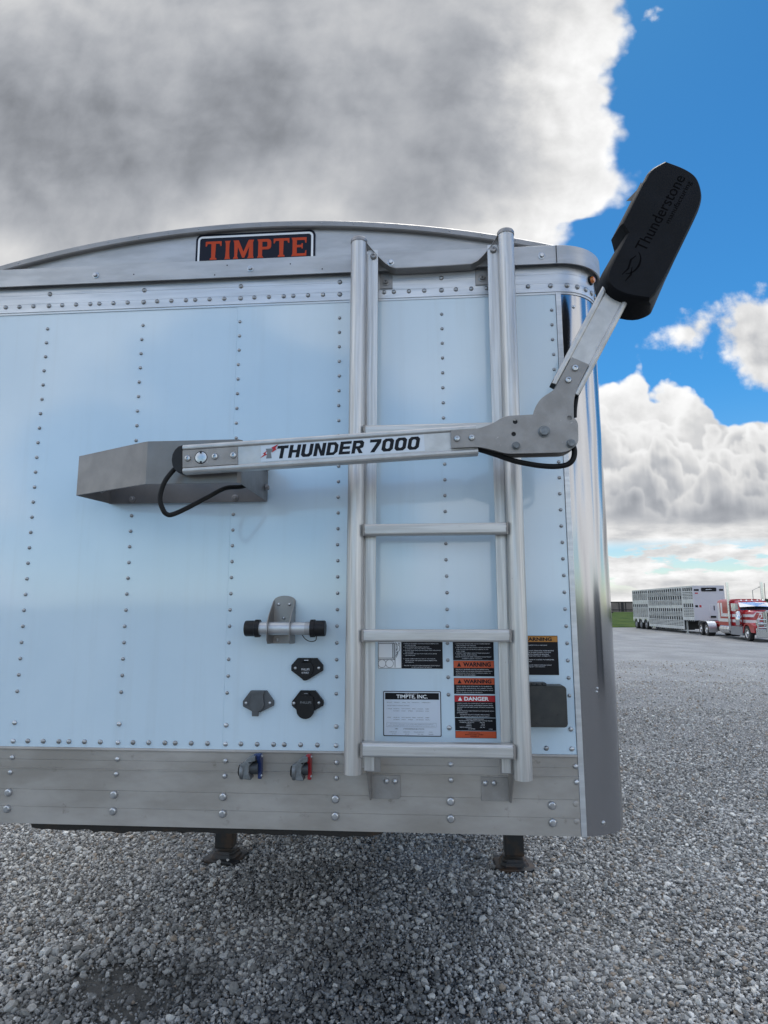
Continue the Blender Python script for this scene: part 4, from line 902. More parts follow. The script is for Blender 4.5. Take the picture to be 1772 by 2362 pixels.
for x0, dr in ((.941, -1), (1.135, 1)):
    mb = MB(); mb.lathe((x0, -.062, 1.9245), (dr, 0, 0), [(.0315, -.004), (.0320, .003), (.0320, .012), (.0285, .014), (.0285, .046), (.0265, .050), (0, .051)], 28)
    for k in range(6):
        t = 2 * math.pi * k / 6; mb.box(x0 + dr * .004 - .006, x0 + dr * .004 + .006, -.062 + .031 * math.cos(t) - .004, -.062 + .031 * math.cos(t) + .004, 1.9245 + .031 * math.sin(t) - .004, 1.9245 + .031 * math.sin(t) + .004)
    mb.build('cap', ['black'], tube, bevel=.001)
mb = MB(); mb.tube([(1.100, -.062, 1.902), (1.112, -.066, 1.888), (1.130, -.068, 1.879), (1.150, -.067, 1.882), (1.153, -.064, 1.896)], .0017, 6); mb.build('tether', ['rubber'], tube)

# ------------------------------------------------------------------ electrical sockets
def screw2(parent, pts, y):
    for x, z in pts:
        mb = MB(); mb.dome((x, y, z), (0, -1, 0), .0058, .004, 12); mb.build('screw', ['bolt'], parent)
mb = MB(); mb.pxz([(1.052, 1.790), (1.075, 1.816), (1.147, 1.816), (1.169, 1.791), (1.169, 1.771), (1.117, 1.740), (1.111, 1.737), (1.104, 1.7355), (1.097, 1.737), (1.091, 1.743), (1.052, 1.771)], -.0145, -.0008, 0)
s_ = mb.build('socket', ['black'], TR, bevel=.001, label='black trailer socket with a small round flap reading 4-way')
mb = MB(); mb.pxz(circ(1.106, 1.778, .0285, 28), -.0205, -.0147, 0); mb.box(1.090, 1.122, -.0205, -.0148, 1.800, 1.814); cvr = mb.build('flap', ['greypl'], s_, bevel=.0008); cvr.data.materials[0] = M['black']
mb = MB(); put_text(mb, 'PHILLIPS', flat(1.091, 1.7725, -.0209), .030, .0075, 0, .01); mb.build('lettering', ['text'], cvr); mb = MB(); put_text(mb, '4-WAY', flat(1.092, 1.7605, -.0209), .027, .0075, 0, .01); mb.build('lettering', ['text'], cvr); mb = MB(); mb.box(1.101, 1.116, -.0209, -.0206, 1.8075, 1.810); mb.build('hinge_pin', ['text'], cvr)
screw2(s_, ((1.068, 1.780), (1.154, 1.781)), -.0147)
mb = MB(); mb.pxz([(.875, 1.662), (.903, 1.699), (.961, 1.699), (.989, 1.663), (.989, 1.646), (.942, 1.623), (.910, 1.626), (.876, 1.643)], -.0145, -.0008, 0)
s_ = mb.build('socket', ['greypl'], TR, bevel=.001, label='dark grey trailer socket with a tabbed flap')
mb = MB(); mb.pxz([(.909, 1.690), (.951, 1.690)] + [(.9295 + .0265 * math.cos(t), 1.652 + .026 * math.sin(t)) for t in [math.pi * .12 - (math.pi * 1.24) * k / 16 for k in range(17)]], -.0215, -.0147, 0)
mb.pxz([(.911, 1.640), (.938, 1.640), (.936, 1.6095), (.912, 1.6095)], -.0205, -.0140, 0); mb.box(.905, .955, -.0225, -.0146, 1.688, 1.698)
cvr = mb.build('flap', ['greypl'], s_, bevel=.0012); screw2(s_, ((.888, 1.655), (.976, 1.656)), -.0147)
mb = MB(); mb.pxz([(1.057, 1.662), (1.087, 1.7005), (1.142, 1.7005), (1.172, 1.665), (1.172, 1.648), (1.140, 1.630), (1.108, 1.622), (1.076, 1.631), (1.057, 1.647)], -.0145, -.0008, 0)
s_ = mb.build('socket', ['black'], TR, bevel=.001, label='black trailer socket with a large round flap hanging below it')
mb = MB(); mb.pxz([(1.078, 1.676), (1.086, 1.684), (1.128, 1.684), (1.137, 1.676), (1.1395, 1.632)] + [(1.1075 + .032 * math.cos(t), 1.632 + .030 * math.sin(t)) for t in [-math.pi * k / 14 for k in range(1, 14)]] + [(1.0755, 1.632)], -.0215, -.0147, 0); mb.box(1.092, 1.122, -.0215, -.0148, 1.6842, 1.697)
cvr = mb.build('flap', ['black'], s_, bevel=.0015)
mb = MB(); put_text(mb, 'PHILLIPS', flat(1.089, 1.6555, -.0219), .041, .0085, 0, .008); mb.build('lettering', ['stickergrey'], cvr); mb = MB(); mb.box(1.103, 1.116, -.0219, -.0216, 1.690, 1.6925); mb.build('hinge_pin', ['stickergrey'], cvr)
screw2(s_, ((1.065, 1.656), (1.156, 1.658)), -.0147)

# ------------------------------------------------------------------ air couplings
def gladhand(x, hand, lab, dx, plate_z):
    ox = x - .904
    mb = MB()
    C_ = [(.889, 1.456), (.9026, 1.459), (.914, 1.475), (.929, 1.483), (.943, 1.484), (.944, 1.468), (.933, 1.465), (.924, 1.452), (.9215, 1.429), (.929, 1.413), (.930, 1.405), (.9016, 1.408), (.8997, 1.438)]
    mb.pxz([(p + ox, q) for p, q in C_], -.078, -.034, 0)
    mb.lathe((x - .006, -.058, 1.430), (-1, -.10, 0), [(.024, -.004), (.027, .0), (.0275, .008), (.025, .011)], 24)
    mb.cyl((x + .026, -.036, 1.452), (x + .030, -.004, 1.450), .014, n=14)
    g_ = mb.build('air_coupling', ['cast'], TR, bevel=.003, seg=3, label=lab)
    mb = MB(); mb.lathe((x - .015, -.058, 1.432), (-1, -.10, 0), [(.018, -.004), (.0185, .006), (.014, .008), (0, .006)], 24); mb.build('seal', ['rubber'], g_)
    mb = MB(); mb.cyl((x + .014, -.050, 1.438), (x + dx + .002, -.046, 1.438), .021, n=20); mb.build('hollow_fill', ['hollow_dark'], g_)  # solid dark fill paints the shade of the coupling's hollow
    mb = MB(); mb.pyz([(-.020, 1.404), (-.034, 1.398), (-.046, 1.402), (-.044, 1.424), (-.050, 1.452), (-.062, 1.470), (-.066, 1.484), (-.050, 1.4885), (-.032, 1.486), (-.022, 1.470)], x + dx, x + dx + .012, 0)
    mb.box(x + .030, x + dx + .003, -.060, -.036, 1.470, 1.4865)
    h = mb.build('handle', [hand], g_, bevel=.002)
    for z in (1.477, 1.412): mb = MB(); mb.dome((x + dx + .012, -.040, z), (1, -.2, 0), .005, .004, 10); mb.build('screw', ['bolt'], h)
gladhand(.904, 'blue', 'blue handled air coupling', .042, 0)
gladhand(1.090, 'gladred', 'red handled air coupling', .034, 0)

# ------------------------------------------------------------------ document box behind the ladder
mb = MB()
def rbox(x0, x1, z0, z1, r, n=5):
    P = []
    for cx_, cz_, a0 in ((x1 - r, z0 + r, -90), (x1 - r, z1 - r, 0), (x0 + r, z1 - r, 90), (x0 + r, z0 + r, 180)):
        P += [(cx_ + r * math.cos(R(a0 + 90 * k / n)), cz_ + r * math.sin(R(a0 + 90 * k / n))) for k in range(n + 1)]
    return P
bp = rbox(1.872, 2.028, 1.590, 1.7285, .013)
mb.pxz(bp, -.060, -.0008, 0); mb.box(1.885, 1.962, -.050, -.010, 1.728, 1.7365)
for k in range(4): mb.cyl((1.895 + k * .018, -.053, 1.732), (1.908 + k * .018, -.053, 1.732), .0045, n=10)
bx = mb.build('document_box', ['boxpl'], TR, bevel=.003, seg=3)
mb = MB(); mb.pxz(rbox(1.880, 2.020, 1.598, 1.7195, .010), -.0625, -.0602, 0); mb.build('lid', ['boxpl'], bx, bevel=.0012)

# ------------------------------------------------------------------ stickers
Y1, Y2, Y3 = -.0018, -.0026, -.0034
def sheet(mb, x0, x1, z0, z1, ya, yb, mi): mb.box(x0, x1, ya, yb, z0, z1, mi)
def frame(mb, x0, x1, z0, z1, w, ya, yb, mi): mb.pxz([(x0, z0), (x1, z0), (x1, z1), (x0, z1)], ya, yb, mi, [[(x0 + w, z0 + w), (x1 - w, z0 + w), (x1 - w, z1 - w), (x0 + w, z1 - w)]])
# climbing warning with the drawing of a trailer and a climber
mb = MB(); sheet(mb, 1.370, 1.456, 1.779, 1.905, Y1, -.0008, 0); sheet(mb, 1.4562, 1.605, 1.779, 1.905, Y1, -.0008, 1); sheet(mb, 1.458, 1.603, 1.8775, 1.903, Y2, Y1 - .0001, 2)
lb = mb.build('warning_label', ['white', 'ink', 'worange'], TR, label='climbing warning sticker with a line drawing of a climber on a trailer')
mb = MB(); frame(mb, 1.3705, 1.4555, 1.7795, 1.9045, .0012, Y2, Y1 - .0001, 0)
def seg(mb, p, q, w=.0009, y=None, mi=0):
    p = Vector(p); q = Vector(q); d = (q - p).normalized(); n_ = Vector((-d.y, d.x)) * w; y = Y2 if y is None else y
    mb.add([(a.x, y, a.y) for a in (p + n_, q + n_, q - n_, p - n_)], [(0, 1, 2, 3)], mi)
for p, q in (((1.372, 1.868), (1.4285, 1.868)), ((1.4285, 1.871), (1.4285, 1.812)), ((1.372, 1.816), (1.4285, 1.816)), ((1.372, 1.8105), (1.432, 1.8105)), ((1.432, 1.870), (1.432, 1.783)), ((1.4235, 1.868), (1.4235, 1.816)), ((1.372, 1.8735), (1.4285, 1.8735))): seg(mb, p, q)
for cxx in (1.3845, 1.412):
    C_ = circ(cxx, 1.7965, .0140, 22)
    for i in range(22): seg(mb, C_[i], C_[(i + 1) % 22], .0006)
for P in ([(1.434, 1.872), (1.442, 1.862), (1.447, 1.862), (1.450, 1.855), (1.449, 1.845), (1.444, 1.838), (1.438, 1.830), (1.434, 1.822)], [(1.436, 1.868), (1.440, 1.852), (1.436, 1.846), (1.442, 1.838), (1.437, 1.826)], [(1.444, 1.850), (1.438, 1.846), (1.441, 1.858)], [(1.436, 1.838), (1.443, 1.832), (1.436, 1.818)], [(1.446, 1.864), (1.4445, 1.870), (1.4485, 1.870), (1.449, 1.864)]):
    for i in range(len(P) - 1): seg(mb, P[i], P[i + 1], .0007)
mb.build('drawing', ['ink'], lb)
mb = MB()
L = [('1. EXERCISE EXTREME CAUTION WHILE CLIMBING ON', 0, .94), ('ACCESS SYSTEM.', .04, .34), ('2. ALWAYS MAINTAIN 3-POINT CONTACT', 0, .70), ('(2 HANDS & 1 FOOT OR 2 FEET & 1 HAND).', .05, .76), ('3. DO NOT WEAR RINGS OR ANYTHING THAT CAN CATCH', 0, 1.), ('ON LADDER.', .05, .28), ('4. USE LADDER AND RAIL FOR HAND HOLD, NEVER', 0, .90), ('USE THE ROPE.', .05, .32), ('', 0, 0), ('5. NEVER CLIMB OVER THE TOP OF THE TRAILER,', 0, .86), ('NEVER ENTER THE GRAIN COMPARTMENTS FOR', .05, .90), ('ANY REASON.', .05, .28), ('', 0, 0), ('FAILURE TO FOLLOW THESE WARNINGS COULD RESULT', .02, .98), ('IN SERIOUS INJURY OR DEATH.', .22, .76)]
lines(mb, L, 1.4625, 1.598, 1.8662, .0060, .0030, Y2); mb.build('lettering', ['text'], lb)
# maker's plate
def rr(x0, x1, z0, z1, r): return smooth_poly([(x0, z0), (x1, z0), (x1, z1), (x0, z1)], 4) if False else [(x0 + r, z0), (x1 - r, z0), (x1, z0 + r), (x1, z1 - r), (x1 - r, z1), (x0 + r, z1), (x0, z1 - r), (x0, z0 + r)]
mb = MB(); mb.pxz(rr(1.388, 1.597, 1.543, 1.7005, .003), Y1, -.0008, 0); mb.pxz(rr(1.3885, 1.5965, 1.5435, 1.70, .0028), Y2, Y1 - .0001, 1, [rr(1.3912, 1.5938, 1.5462, 1.6973, .002)]); sheet(mb, 1.3955, 1.5890, 1.6705, 1.6935, Y2, Y1 - .0001, 1)
dp = mb.build('maker_plate', ['decal', 'ink'], TR, label='silver maker plate with a black heading and rows of small print')
mb = MB(); put_text(mb, 'TIMPTE, INC.', flat(1.4365, 1.6725, Y3), .112, .0150, 0, .02); put_text(mb, 'MANUFACTURED BY', flat(1.467, 1.6895, Y3), .049, .0024, 0, .0); mb.build('heading', ['white'], dp)
mb = MB()
for z, words in ((1.659, ((0, .10, 'MFG DATE'), (.15, .10, '08/2021'), (.31, .07, 'MODEL'), (.41, .05, 'YEAR'), (.50, .15, 'DAVID CITY'), (.70, .17, 'NEBRASKA'))), (1.648, ((0, .45, 'GROSS VEHICLE WEIGHT RATING'),)),
                 (1.637, ((0, .10, '1 AXLE'), (.13, .12, 'GAWR KG'), (.29, .18, '9072 (20000)'), (.50, .07, 'TIRE'), (.60, .12, '11R22.5'), (.77, .07, 'RIMS'))), (1.6295, ((.13, .12, '22.5X8.25'), (.29, .08, 'COLD'), (.43, .08, 'PSI'), (.58, .15, '105 SINGLE'), (.77, .07, 'DUAL'))),
                 (1.607, ((0, .08, '2 AXLE'), (.13, .12, 'GAWR KG'), (.29, .18, '9072 (20000)'), (.50, .07, 'TIRE'), (.60, .12, '11R22.5'), (.77, .07, 'RIMS'))), (1.5995, ((.13, .12, '22.5X8.25'), (.29, .08, 'COLD'), (.43, .08, 'PSI'), (.58, .15, '105 SINGLE'), (.77, .08, 'DUAL'))),
                 (1.557, ((.05, .14, 'CARGO LB'), (.32, .14, 'CAPACITY'), (.53, .21, 'TRAILER CAPACITY'), (.83, .07, 'TYPE'))), (1.5497, ((.10, .07, '12 12'), (.36, .08, '24 24'), (.61, .11, '102 102'), (.82, .10, 'TRAILER')))):
    for a, w, t in words: put_text(mb, t, flat(1.402 + a * .18, z, Y2), w * .18, .0026, 0, .012)
put_text(mb, 'VIN', flat(1.430, 1.567, Y2), .011, .0038, 0, .03); put_text(mb, '1TDH00002NB170174', flat(1.461, 1.567, Y2), .074, .0036, 0, .03)
frame(mb, 1.4005, 1.5785, 1.5755, 1.5895, .0004, Y2, Y1 - .0001, 0)
put_text(mb, 'THIS VEHICLE CONFORMS TO ALL APPLICABLE FEDERAL MOTOR VEHICLE', flat(1.412, 1.5840, Y2), .155, .0020, 0, 0); put_text(mb, 'SAFETY STANDARDS IN EFFECT ON THE DATE OF MANUFACTURE SHOWN ABOVE', flat(1.406, 1.5785, Y2), .166, .0020, 0, 0)
mb.build('small_print', ['stickergrey'], dp)
# column of warning stickers
def sticker(x0, x1, z0, z1, zh, head, hc, tc, body, lab, tri=True, mats=None):
    mb = MB(); sheet(mb, x0, x1, z0, z1, Y1, -.0008, 0)
    if zh is not None: sheet(mb, x0 + .001, x1 - .001, zh, z1 - .0008, Y2, Y1 - .0001, 1)
    o = mb.build('warning_label', ['ink', hc], TR, label=lab)
    mb = MB(); n_ = 0
    if head:
        h = (z1 - zh) * .62; zb = zh + (z1 - zh) * .17; w = x1 - x0
        if tri: mb.prism([(x0 + .09 * w, zb), (x0 + .19 * w, zb), (x0 + .14 * w, zb + h)], lambda p, q, t: (p, t, q), Y3, Y2 - .0001, 0)
        put_text(mb, head, flat(x0 + (.24 if tri else .12) * w, zb, Y3), (.68 if head == 'WARNING' else .60) * w, h, 0, .035)
        mb.build('heading', [tc], o)
    if body:
        mb = MB(); top, dz, rows = body; lines(mb, rows, x0 + .006, x1 - .006, top, dz, .0030, Y2); mb.build('lettering', ['text'], o)
    return o
sx0, sx1 = 1.6425, 1.7885
sticker(sx0, sx1, 1.8095, 1.900, 1.884, 'WARNING', 'worange', 'ink', (1.8660, .0066, [('1. ALWAYS SET BRAKES AND CHOCK WHEELS BEFORE', .02, .95), ('UNLOADING THE TRAILER.', .05, .58), ('2. KEEP THE TARP CLOSED UNLESS LOADING AND MAKE', .02, .98), ('SURE IT IS LATCHED TO PREVENT DAMAGE TO THE', .05, .90), ('ROLL TUBE.', .05, .28), ('3. INSPECT TARP FABRIC AND FITTINGS REGULARLY', .02, .94), ('FOR TEARS AND WEAR.', .05, .60), ('FAILURE TO FOLLOW THESE WARNINGS COULD RESULT', .02, .98), ('IN SERIOUS INJURY OR DEATH.', .20, .74)]), 'black warning sticker cut off by the third ladder rung')
sticker(sx0 + .0006, sx1 + .0002, 1.7530, 1.8080, 1.7825, 'WARNING', 'worange', 'ink', (1.7755, .0066, [('FAILURE TO USE PROPER LIGHTING AND BRAKES WHEN', .02, .90), ('BEING TOWED ON THE ROAD WILL RESULT IN EQUIPMENT', .02, 1.), ('DAMAGE AND COULD RESULT IN SERIOUS INJURY OR', .02, .95), ('DEATH TO OTHERS.', .02, .55)]), 'upper orange and black sticker reading warning')
sticker(sx0 + .0012, sx1 + .0005, 1.6915, 1.7470, 1.7245, 'WARNING', 'worange', 'ink', (1.7165, .0070, [('CHECK WHEEL NUTS AFTER FIRST 50 TO 100 MILES OF', .02, .96), ('SERVICE. SEE OWNERS MANUAL FOR CORRECT TORQUE', .02, .98), ('REQUIREMENTS. FAILURE TO FOLLOW WARNING COULD', .02, 1.), ('RESULT IN SERIOUS INJURY OR DEATH.', .02, .72)]), 'lower orange and black sticker reading warning')
sticker(sx0 + .0018, sx1 + .0010, 1.6105, 1.6865, 1.6645, 'DANGER', 'red', 'white', (1.6570, .0064, [('A SPRING BRAKE CAN CAUSE SERIOUS INJURY OR DEATH.', .02, .97), ('THIS DEVICE MAY HOLD A POWERFUL SPRING INSIDE', .02, .98), ('AND MUST NOT BE TAKEN APART WITHOUT CAGING THE', .02, .99), ('SPRING.', .02, .16), ('WHEN STANDING NEAR THE BACK OF THE TRAILER USE AN', .02, 1.), ('EXTENDED POLE.', .02, .30), ('FAILURE TO FOLLOW THE SAFETY PRECAUTIONS', .10, .88), ('WILL RESULT IN DEATH OR SERIOUS INJURY.', .10, .88)]), 'red and black sticker reading danger')
sticker(sx0 + .0024, sx1 + .0014, 1.5655, 1.6085, None, None, 'ink', 'ink', (1.6035, .0056, [('TRAILER DIMENSIONS', .24, .72), ('THE FOLLOWING DIMENSIONS APPLY TO THIS TRAILER', .05, .95), ('OVERALL LENGTH            504 IN', .08, .74), ('WIDTH                          96 IN', .26, .74), ('HEIGHT                       113 IN', .26, .74), ('SIDE HEIGHT              66 IN', .08, .74), ('HOPPER                        2 EA', .30, .95)]), 'black sticker with a table of white print')
o = sticker(sx0 + .0028, sx1 + .0018, 1.5400, 1.5640, 1.5412, None, 'worange', 'ink', None, 'orange sticker at the foot of the warning column')
mb = MB(); put_text(mb, 'CHECK ALL', flat(1.692, 1.5562, Y3), .040, .0036, 0, .02); put_text(mb, 'BOLTS AND LINES', flat(1.680, 1.5505, Y3), .064, .0036, 0, .02); put_text(mb, 'WEEKLY', flat(1.697, 1.5448, Y3), .032, .0036, 0, .02); mb.build('lettering', ['ink'], o)
# amber warning right of the ladder
mb = MB(); sheet(mb, 1.872, 2.017, 1.759, 1.8965, Y1, -.0008, 0); sheet(mb, 1.873, 2.016, 1.8745, 1.8945, Y2, Y1 - .0001, 1)
o = mb.build('warning_label', ['ink', 'yellow'], TR, label='amber and black warning sticker partly hidden by the ladder rail')
mb = MB(); put_text(mb, 'WARNING', flat(1.8895, 1.8778, Y3), .1065, .0130, 0, .035); mb.build('heading', ['ink'], o)
mb = MB(); lines(mb, [('THIS TRAILER EQUIPPED WITH A TARP DRIVE', 0, .80), ('', 0, 0), ('', 0, 0), ('1. KEEP HANDS AWAY OPERATING WHEN MOVING', 0, .98), ('2. STAND CLEAR OF ARM, ALWAYS TO CLOSE', 0, .90), ('3. NEVER CLIMB ON TRAILER OR MACHINE', 0, .84), ('4. SHUT OFF ELECTRIC BELT, STABILITY.', 0, .88), ('', 0, 0), ('NEVER OPERATE IF UNDER POWERLINES', 0, .98), ('OR CABLES.', .16, .36), ('', 0, 0), ('FAILURE TO FOLLOW THESE WARNINGS COULD', 0, .90), ('RESULT IN INJURY OR DEATH.', 0, .72)], 1.877, 2.004, 1.8610, .0063, .0034, Y2); mb.build('lettering', ['text'], o)

# ================================================================== stock trailer behind the yard
G0 = -.37
ST = thing('livestock_trailer', 'silver punched aluminium livestock trailer coupled behind the red truck', 'trailer', (25.2, 61.4, G0))
X0, Y0_, Y1_, HT = -1.3, -8.2, 8.1, 4.12                  # local: near side x, nose y, tail y, height
def wall_side(sg):
    mb = MB(); x = sg * 1.3
    def pan(ya, yb, za, zb, mi=0): mb.box(min(x, x - sg * .05), max(x, x - sg * .05), ya, yb, za, zb, mi)
    pan(-8.2, -5.86, 1.18, HT - .12); pan(-5.86, 3.15, .36, HT - .12); pan(3.15, 8.1, 1.05, HT - .12)
    pan(-8.2, 8.1, HT - .12, HT, 1)
    ox = x + sg * .012
    def bx_(ya, yb, za, zb, mi, d=.012): mb.box(min(x + sg * .001, x + sg * d), max(x + sg * .001, x + sg * d), ya, yb, za, zb, mi)
    def section(ya, yb, n, bigs, slots, plain):
        w = (yb - ya) / n
        for i in range(n):
            yc = ya + (i + .5) * w
            bx_(ya + i * w - .02, ya + i * w + .02, min(s_[0] for s_ in slots + bigs) - .35, HT - .16, 1, .02)
            for z, h in bigs: bx_(yc - w * .30, yc + w * .26, z - .02, z + h + .04, 2, .006)
            for za, zb, k in slots:
                for j in range(k):
                    z = za + (zb - za) * (j + .5) / k; bx_(yc - w * .43, yc + w * .43, z - .026, z + .026, 2, .006)
        for za, zb in plain: bx_(ya, yb, za, zb, 1, .010)
    section(-8.15, -5.95, 5, [(3.70, .24), (2.30, .26)], [(2.95, 3.62, 5), (1.45, 2.22, 6)], [(2.62, 2.90)])
    section(-5.75, 3.05, 16, [(3.72, .22), (2.98, .25), (1.92, .25), (1.18, .20)], [(3.25, 3.68, 4), (2.45, 2.92, 4), (1.40, 1.88, 4), (.62, 1.12, 4)], [(2.20, 2.42)])
    section(3.2, 8.05, 8, [(3.74, .22), (2.32, .24)], [(3.02, 3.68, 6), (1.25, 2.26, 8)], [(2.62, 2.98)])
    return mb.build('side_wall', ['cattle', 'cattle_hi', 'slot'], ST)
wall_side(-1); wall_side(1)
mb = MB(); mb.box(-1.25, 1.25, -8.15, 8.1, HT - .10, HT - .03); mb.build('roof', ['cattle_hi'], ST)
mb = MB(); mb.box(-1.25, 1.25, 8.04, 8.1, 1.05, HT - .12); mb.build('rear_wall', ['cattle'], ST)
mb = MB(); mb.box(-1.24, 1.24, -8.1, 8.0, 1.08, 1.16); mb.box(-1.24, 1.24, -5.8, 3.1, .37, .45); mb.box(-1.24, 1.24, -5.84, -5.80, .38, 1.2); mb.build('floor', ['underbody'], ST)
mb = MB(); mb.box(-1.25, 1.25, -8.26, -8.2, 1.18, HT); mb.cyl((-1.25, -8.2, 1.18), (-1.25, -8.2, HT), .06, n=12); mb.cyl((1.25, -8.2, 1.18), (1.25, -8.2, HT), .06, n=12)
nw = mb.build('front_wall', ['nose'], ST)
mb = MB(); mb.prism(rbox(-.62, .62, 3.62, 3.94, .07), lambda p, q, t: (p, t, q), -8.30, -8.262, 0); sg_ = mb.build('sign_board', ['ink'], nw)
mb = MB(); mb.prism([(-.28, 3.74), (-.22, 3.80), (-.05, 3.795), (.05, 3.81), (.18, 3.80), (.26, 3.76), (.10, 3.765), (-.10, 3.755)], lambda p, q, t: (p, t, q), -8.306, -8.3012, 0); mb.build('white_mark', ['text'], sg_)
for xa, xb, za, zb, mt in ((-1.22, -.82, 3.66, 3.82, 'slot'), (.86, 1.2, 3.66, 3.82, 'slot'), (-1.20, -.98, 2.28, 2.46, 'slot')):
    mb = MB(); mb.box(xa, xb, -8.275, -8.262, za, zb); mb.build('vent', [mt], nw)
for xa, xb, za, zb in ((-1.16, -.90, 3.42, 3.52), (-.86, -.70, 2.28, 2.46)):
    mb = MB(); mb.box(xa, xb, -8.272, -8.262, za, zb); mb.build('red_label', ['red'], nw)
mb = MB(); mb.box(-.05, .55, -8.268, -8.262, 1.35, 2.5, 0); mb.box(-.03, .53, -8.272, -8.2675, 1.38, 2.47, 1); mb.box(.30, .36, -8.30, -8.272, 2.02, 2.42, 2); mb.box(.0, .42, -8.34, -8.272, 1.40, 1.56, 2); mb.build('hatch', ['cattle', 'nose', 'slot'], nw)
def wheel(parent, x, y, r=.52, w=.28, rim='chrome2', name='wheel'):
    sg = 1 if x > 0 else -1
    mb = MB(); c = (x, y, r)
    mb.lathe(c, (sg, 0, 0), [(r * .55, -w), (r * .97, -w), (r, -w * .9), (r, -w * .1), (r * .97, 0), (r * .62, .005), (r * .58, -.03), (r * .3, -.05)], 28)
    t = mb.build(name, ['tyre'], parent)
    mb = MB(); mb.lathe(c, (sg, 0, 0), [(r * .60, -.04), (r * .61, .002), (r * .56, .004), (r * .50, -.05), (r * .30, -.02), (r * .24, .02), (r * .16, .06), (0, .065)], 24); 
    for k in range(8):
        a_ = 2 * math.pi * k / 8; mb.lathe((x - sg * .035, y + r * .40 * math.cos(a_), r + r * .40 * math.sin(a_)), (sg, 0, 0), [(.03, 0), (.03, .004), (0, .004)], 8, 1)
    mb.build('rim', [rim, 'slot'], t); return t
for y in (4.1, 5.75, 7.3):
    for x in (-1.27, 1.27): wheel(ST, x, y, .50, .45, 'galv_pole')
for sg in (-1, 1):
    mb = MB()
    P = [(3.15, 1.20), (3.15, 1.0)] ; 
    for yc in (4.1, 5.75, 7.3): P += [(yc + .66 * math.cos(t), .42 + .72 * math.sin(t)) for t in [math.pi - math.pi * k / 8 for k in range(1, 8)]]
    P += [(8.1, 1.0), (8.1, 1.20)]
    mb.pyz(P, sg * 1.305, sg * 1.32); mb.build('wheel_arch', ['cattle'], ST)
    mb = MB(); mb.box(sg * 1.05 - .06, sg * 1.05 + .06, -5.95, -5.83, 0.05, 1.2); mb.box(sg * 1.05 - .14, sg * 1.05 + .14, -6.02, -5.76, 0, .05); mb.build('landing_leg', ['cattle_hi'], ST)
mb = MB(); mb.box(-.9, .9, -2.6, -.6, .18, .36); mb.build('belly_box', ['underbody'], ST)

for y in (10.2, 11.5):
    for x in (CX - 1.25, CX + 1.25): wheel(TR, x, y, .51, .45)

# ================================================================== red highway tractor
TK = thing('semi_truck', 'red and white long nosed semi truck with chrome stacks coupled to the livestock trailer', 'truck', (24.22, 42.45, G0), rz=-math.atan(.093))
mb = MB()
for sg in (-1, 1): mb.box(sg * .45 - .05, sg * .45 + .05, -1.1, 10.3, .72, 1.0)
mb.box(-.5, .5, 6.0, 10.3, .75, .95); mb.lathe((0, 8.6, 1.02), (0, 0, 1), [(.5, 0), (.5, .12), (.3, .16), (0, .16)], 20); mb.build('chassis', ['truckred'], TK)
mb = MB(); mb.box(-.95, .95, -.9, 6.3, .45, .80); mb.box(-.42, .42, 6.3, 10.2, .4, .74); mb.build('underbody', ['underbody'], TK)
wheel(TK, -1.22, 0); wheel(TK, 1.22, 0)
for y in (8.2, 9.55):
    for x in (-1.22, 1.22): wheel(TK, x, y, .52, .55)
# hood
H_ = []
for y, hw, z0, zt_ in ((-1.15, .60, .90, 1.93), (-.9, .64, .95, 1.99), (.4, .72, .98, 2.04), (1.55, .86, 1.0, 2.10)):
    H_.append([(-hw, y, z0), (-hw, y, zt_ - .22), (-hw + .05, y, zt_ - .08), (-hw + .18, y, zt_), (hw - .18, y, zt_), (hw - .05, y, zt_ - .08), (hw, y, zt_ - .22), (hw, y, z0)])
mb = MB(); mb.rings(H_, 0, False); hood = mb.build('hood', ['truckred'], TK, bevel=.02)
mb = MB()
for sg in (-1, 1):
    a = []
    def hx(y, d): return sg * (np.interp(y, [-1.15, -.9, .4, 1.55], [.60, .64, .72, .86]) + d)
    for (P) in ([(1.55, 1.62), (1.55, 1.80), (.05, 1.80), (-.45, 2.02), (-1.1, 1.98), (-1.1, 1.90), (-.40, 1.94), (.05, 1.62)], [(1.55, 1.22), (1.55, 1.42), (-.35, 1.42), (-.85, 1.90), (-1.10, 1.86), (-1.10, 1.62), (-.95, 1.62), (-.55, 1.22)]):
        n_ = len(P); V = [(hx(y, .006), y, min(z, 2.0)) for y, z in P] + [(hx(y, -.02), y, min(z, 2.0)) for y, z in P]
        tr = tessellate_polygon([[Vector((p[0], p[1], 0)) for p in P]]); mb.add(V, [tuple(t) for t in tr] + [(i, (i + 1) % n_, n_ + (i + 1) % n_, n_ + i) for i in range(n_)], 0)
mb.build('stripe', ['truckwhite'], hood)
# grille
mb = MB(); mb.box(-.60, .60, -1.24, -1.15, .92, 2.0, 0); mb.box(-.50, .50, -1.25, -1.239, 1.0, 1.9, 1)
for k in range(11): mb.box(-.47 + k * .094 - .012, -.47 + k * .094 + .012, -1.27, -1.25, 1.0, 1.9, 0)
mb.build('grille', ['chrome2', 'slot'], TK, bevel=.01)
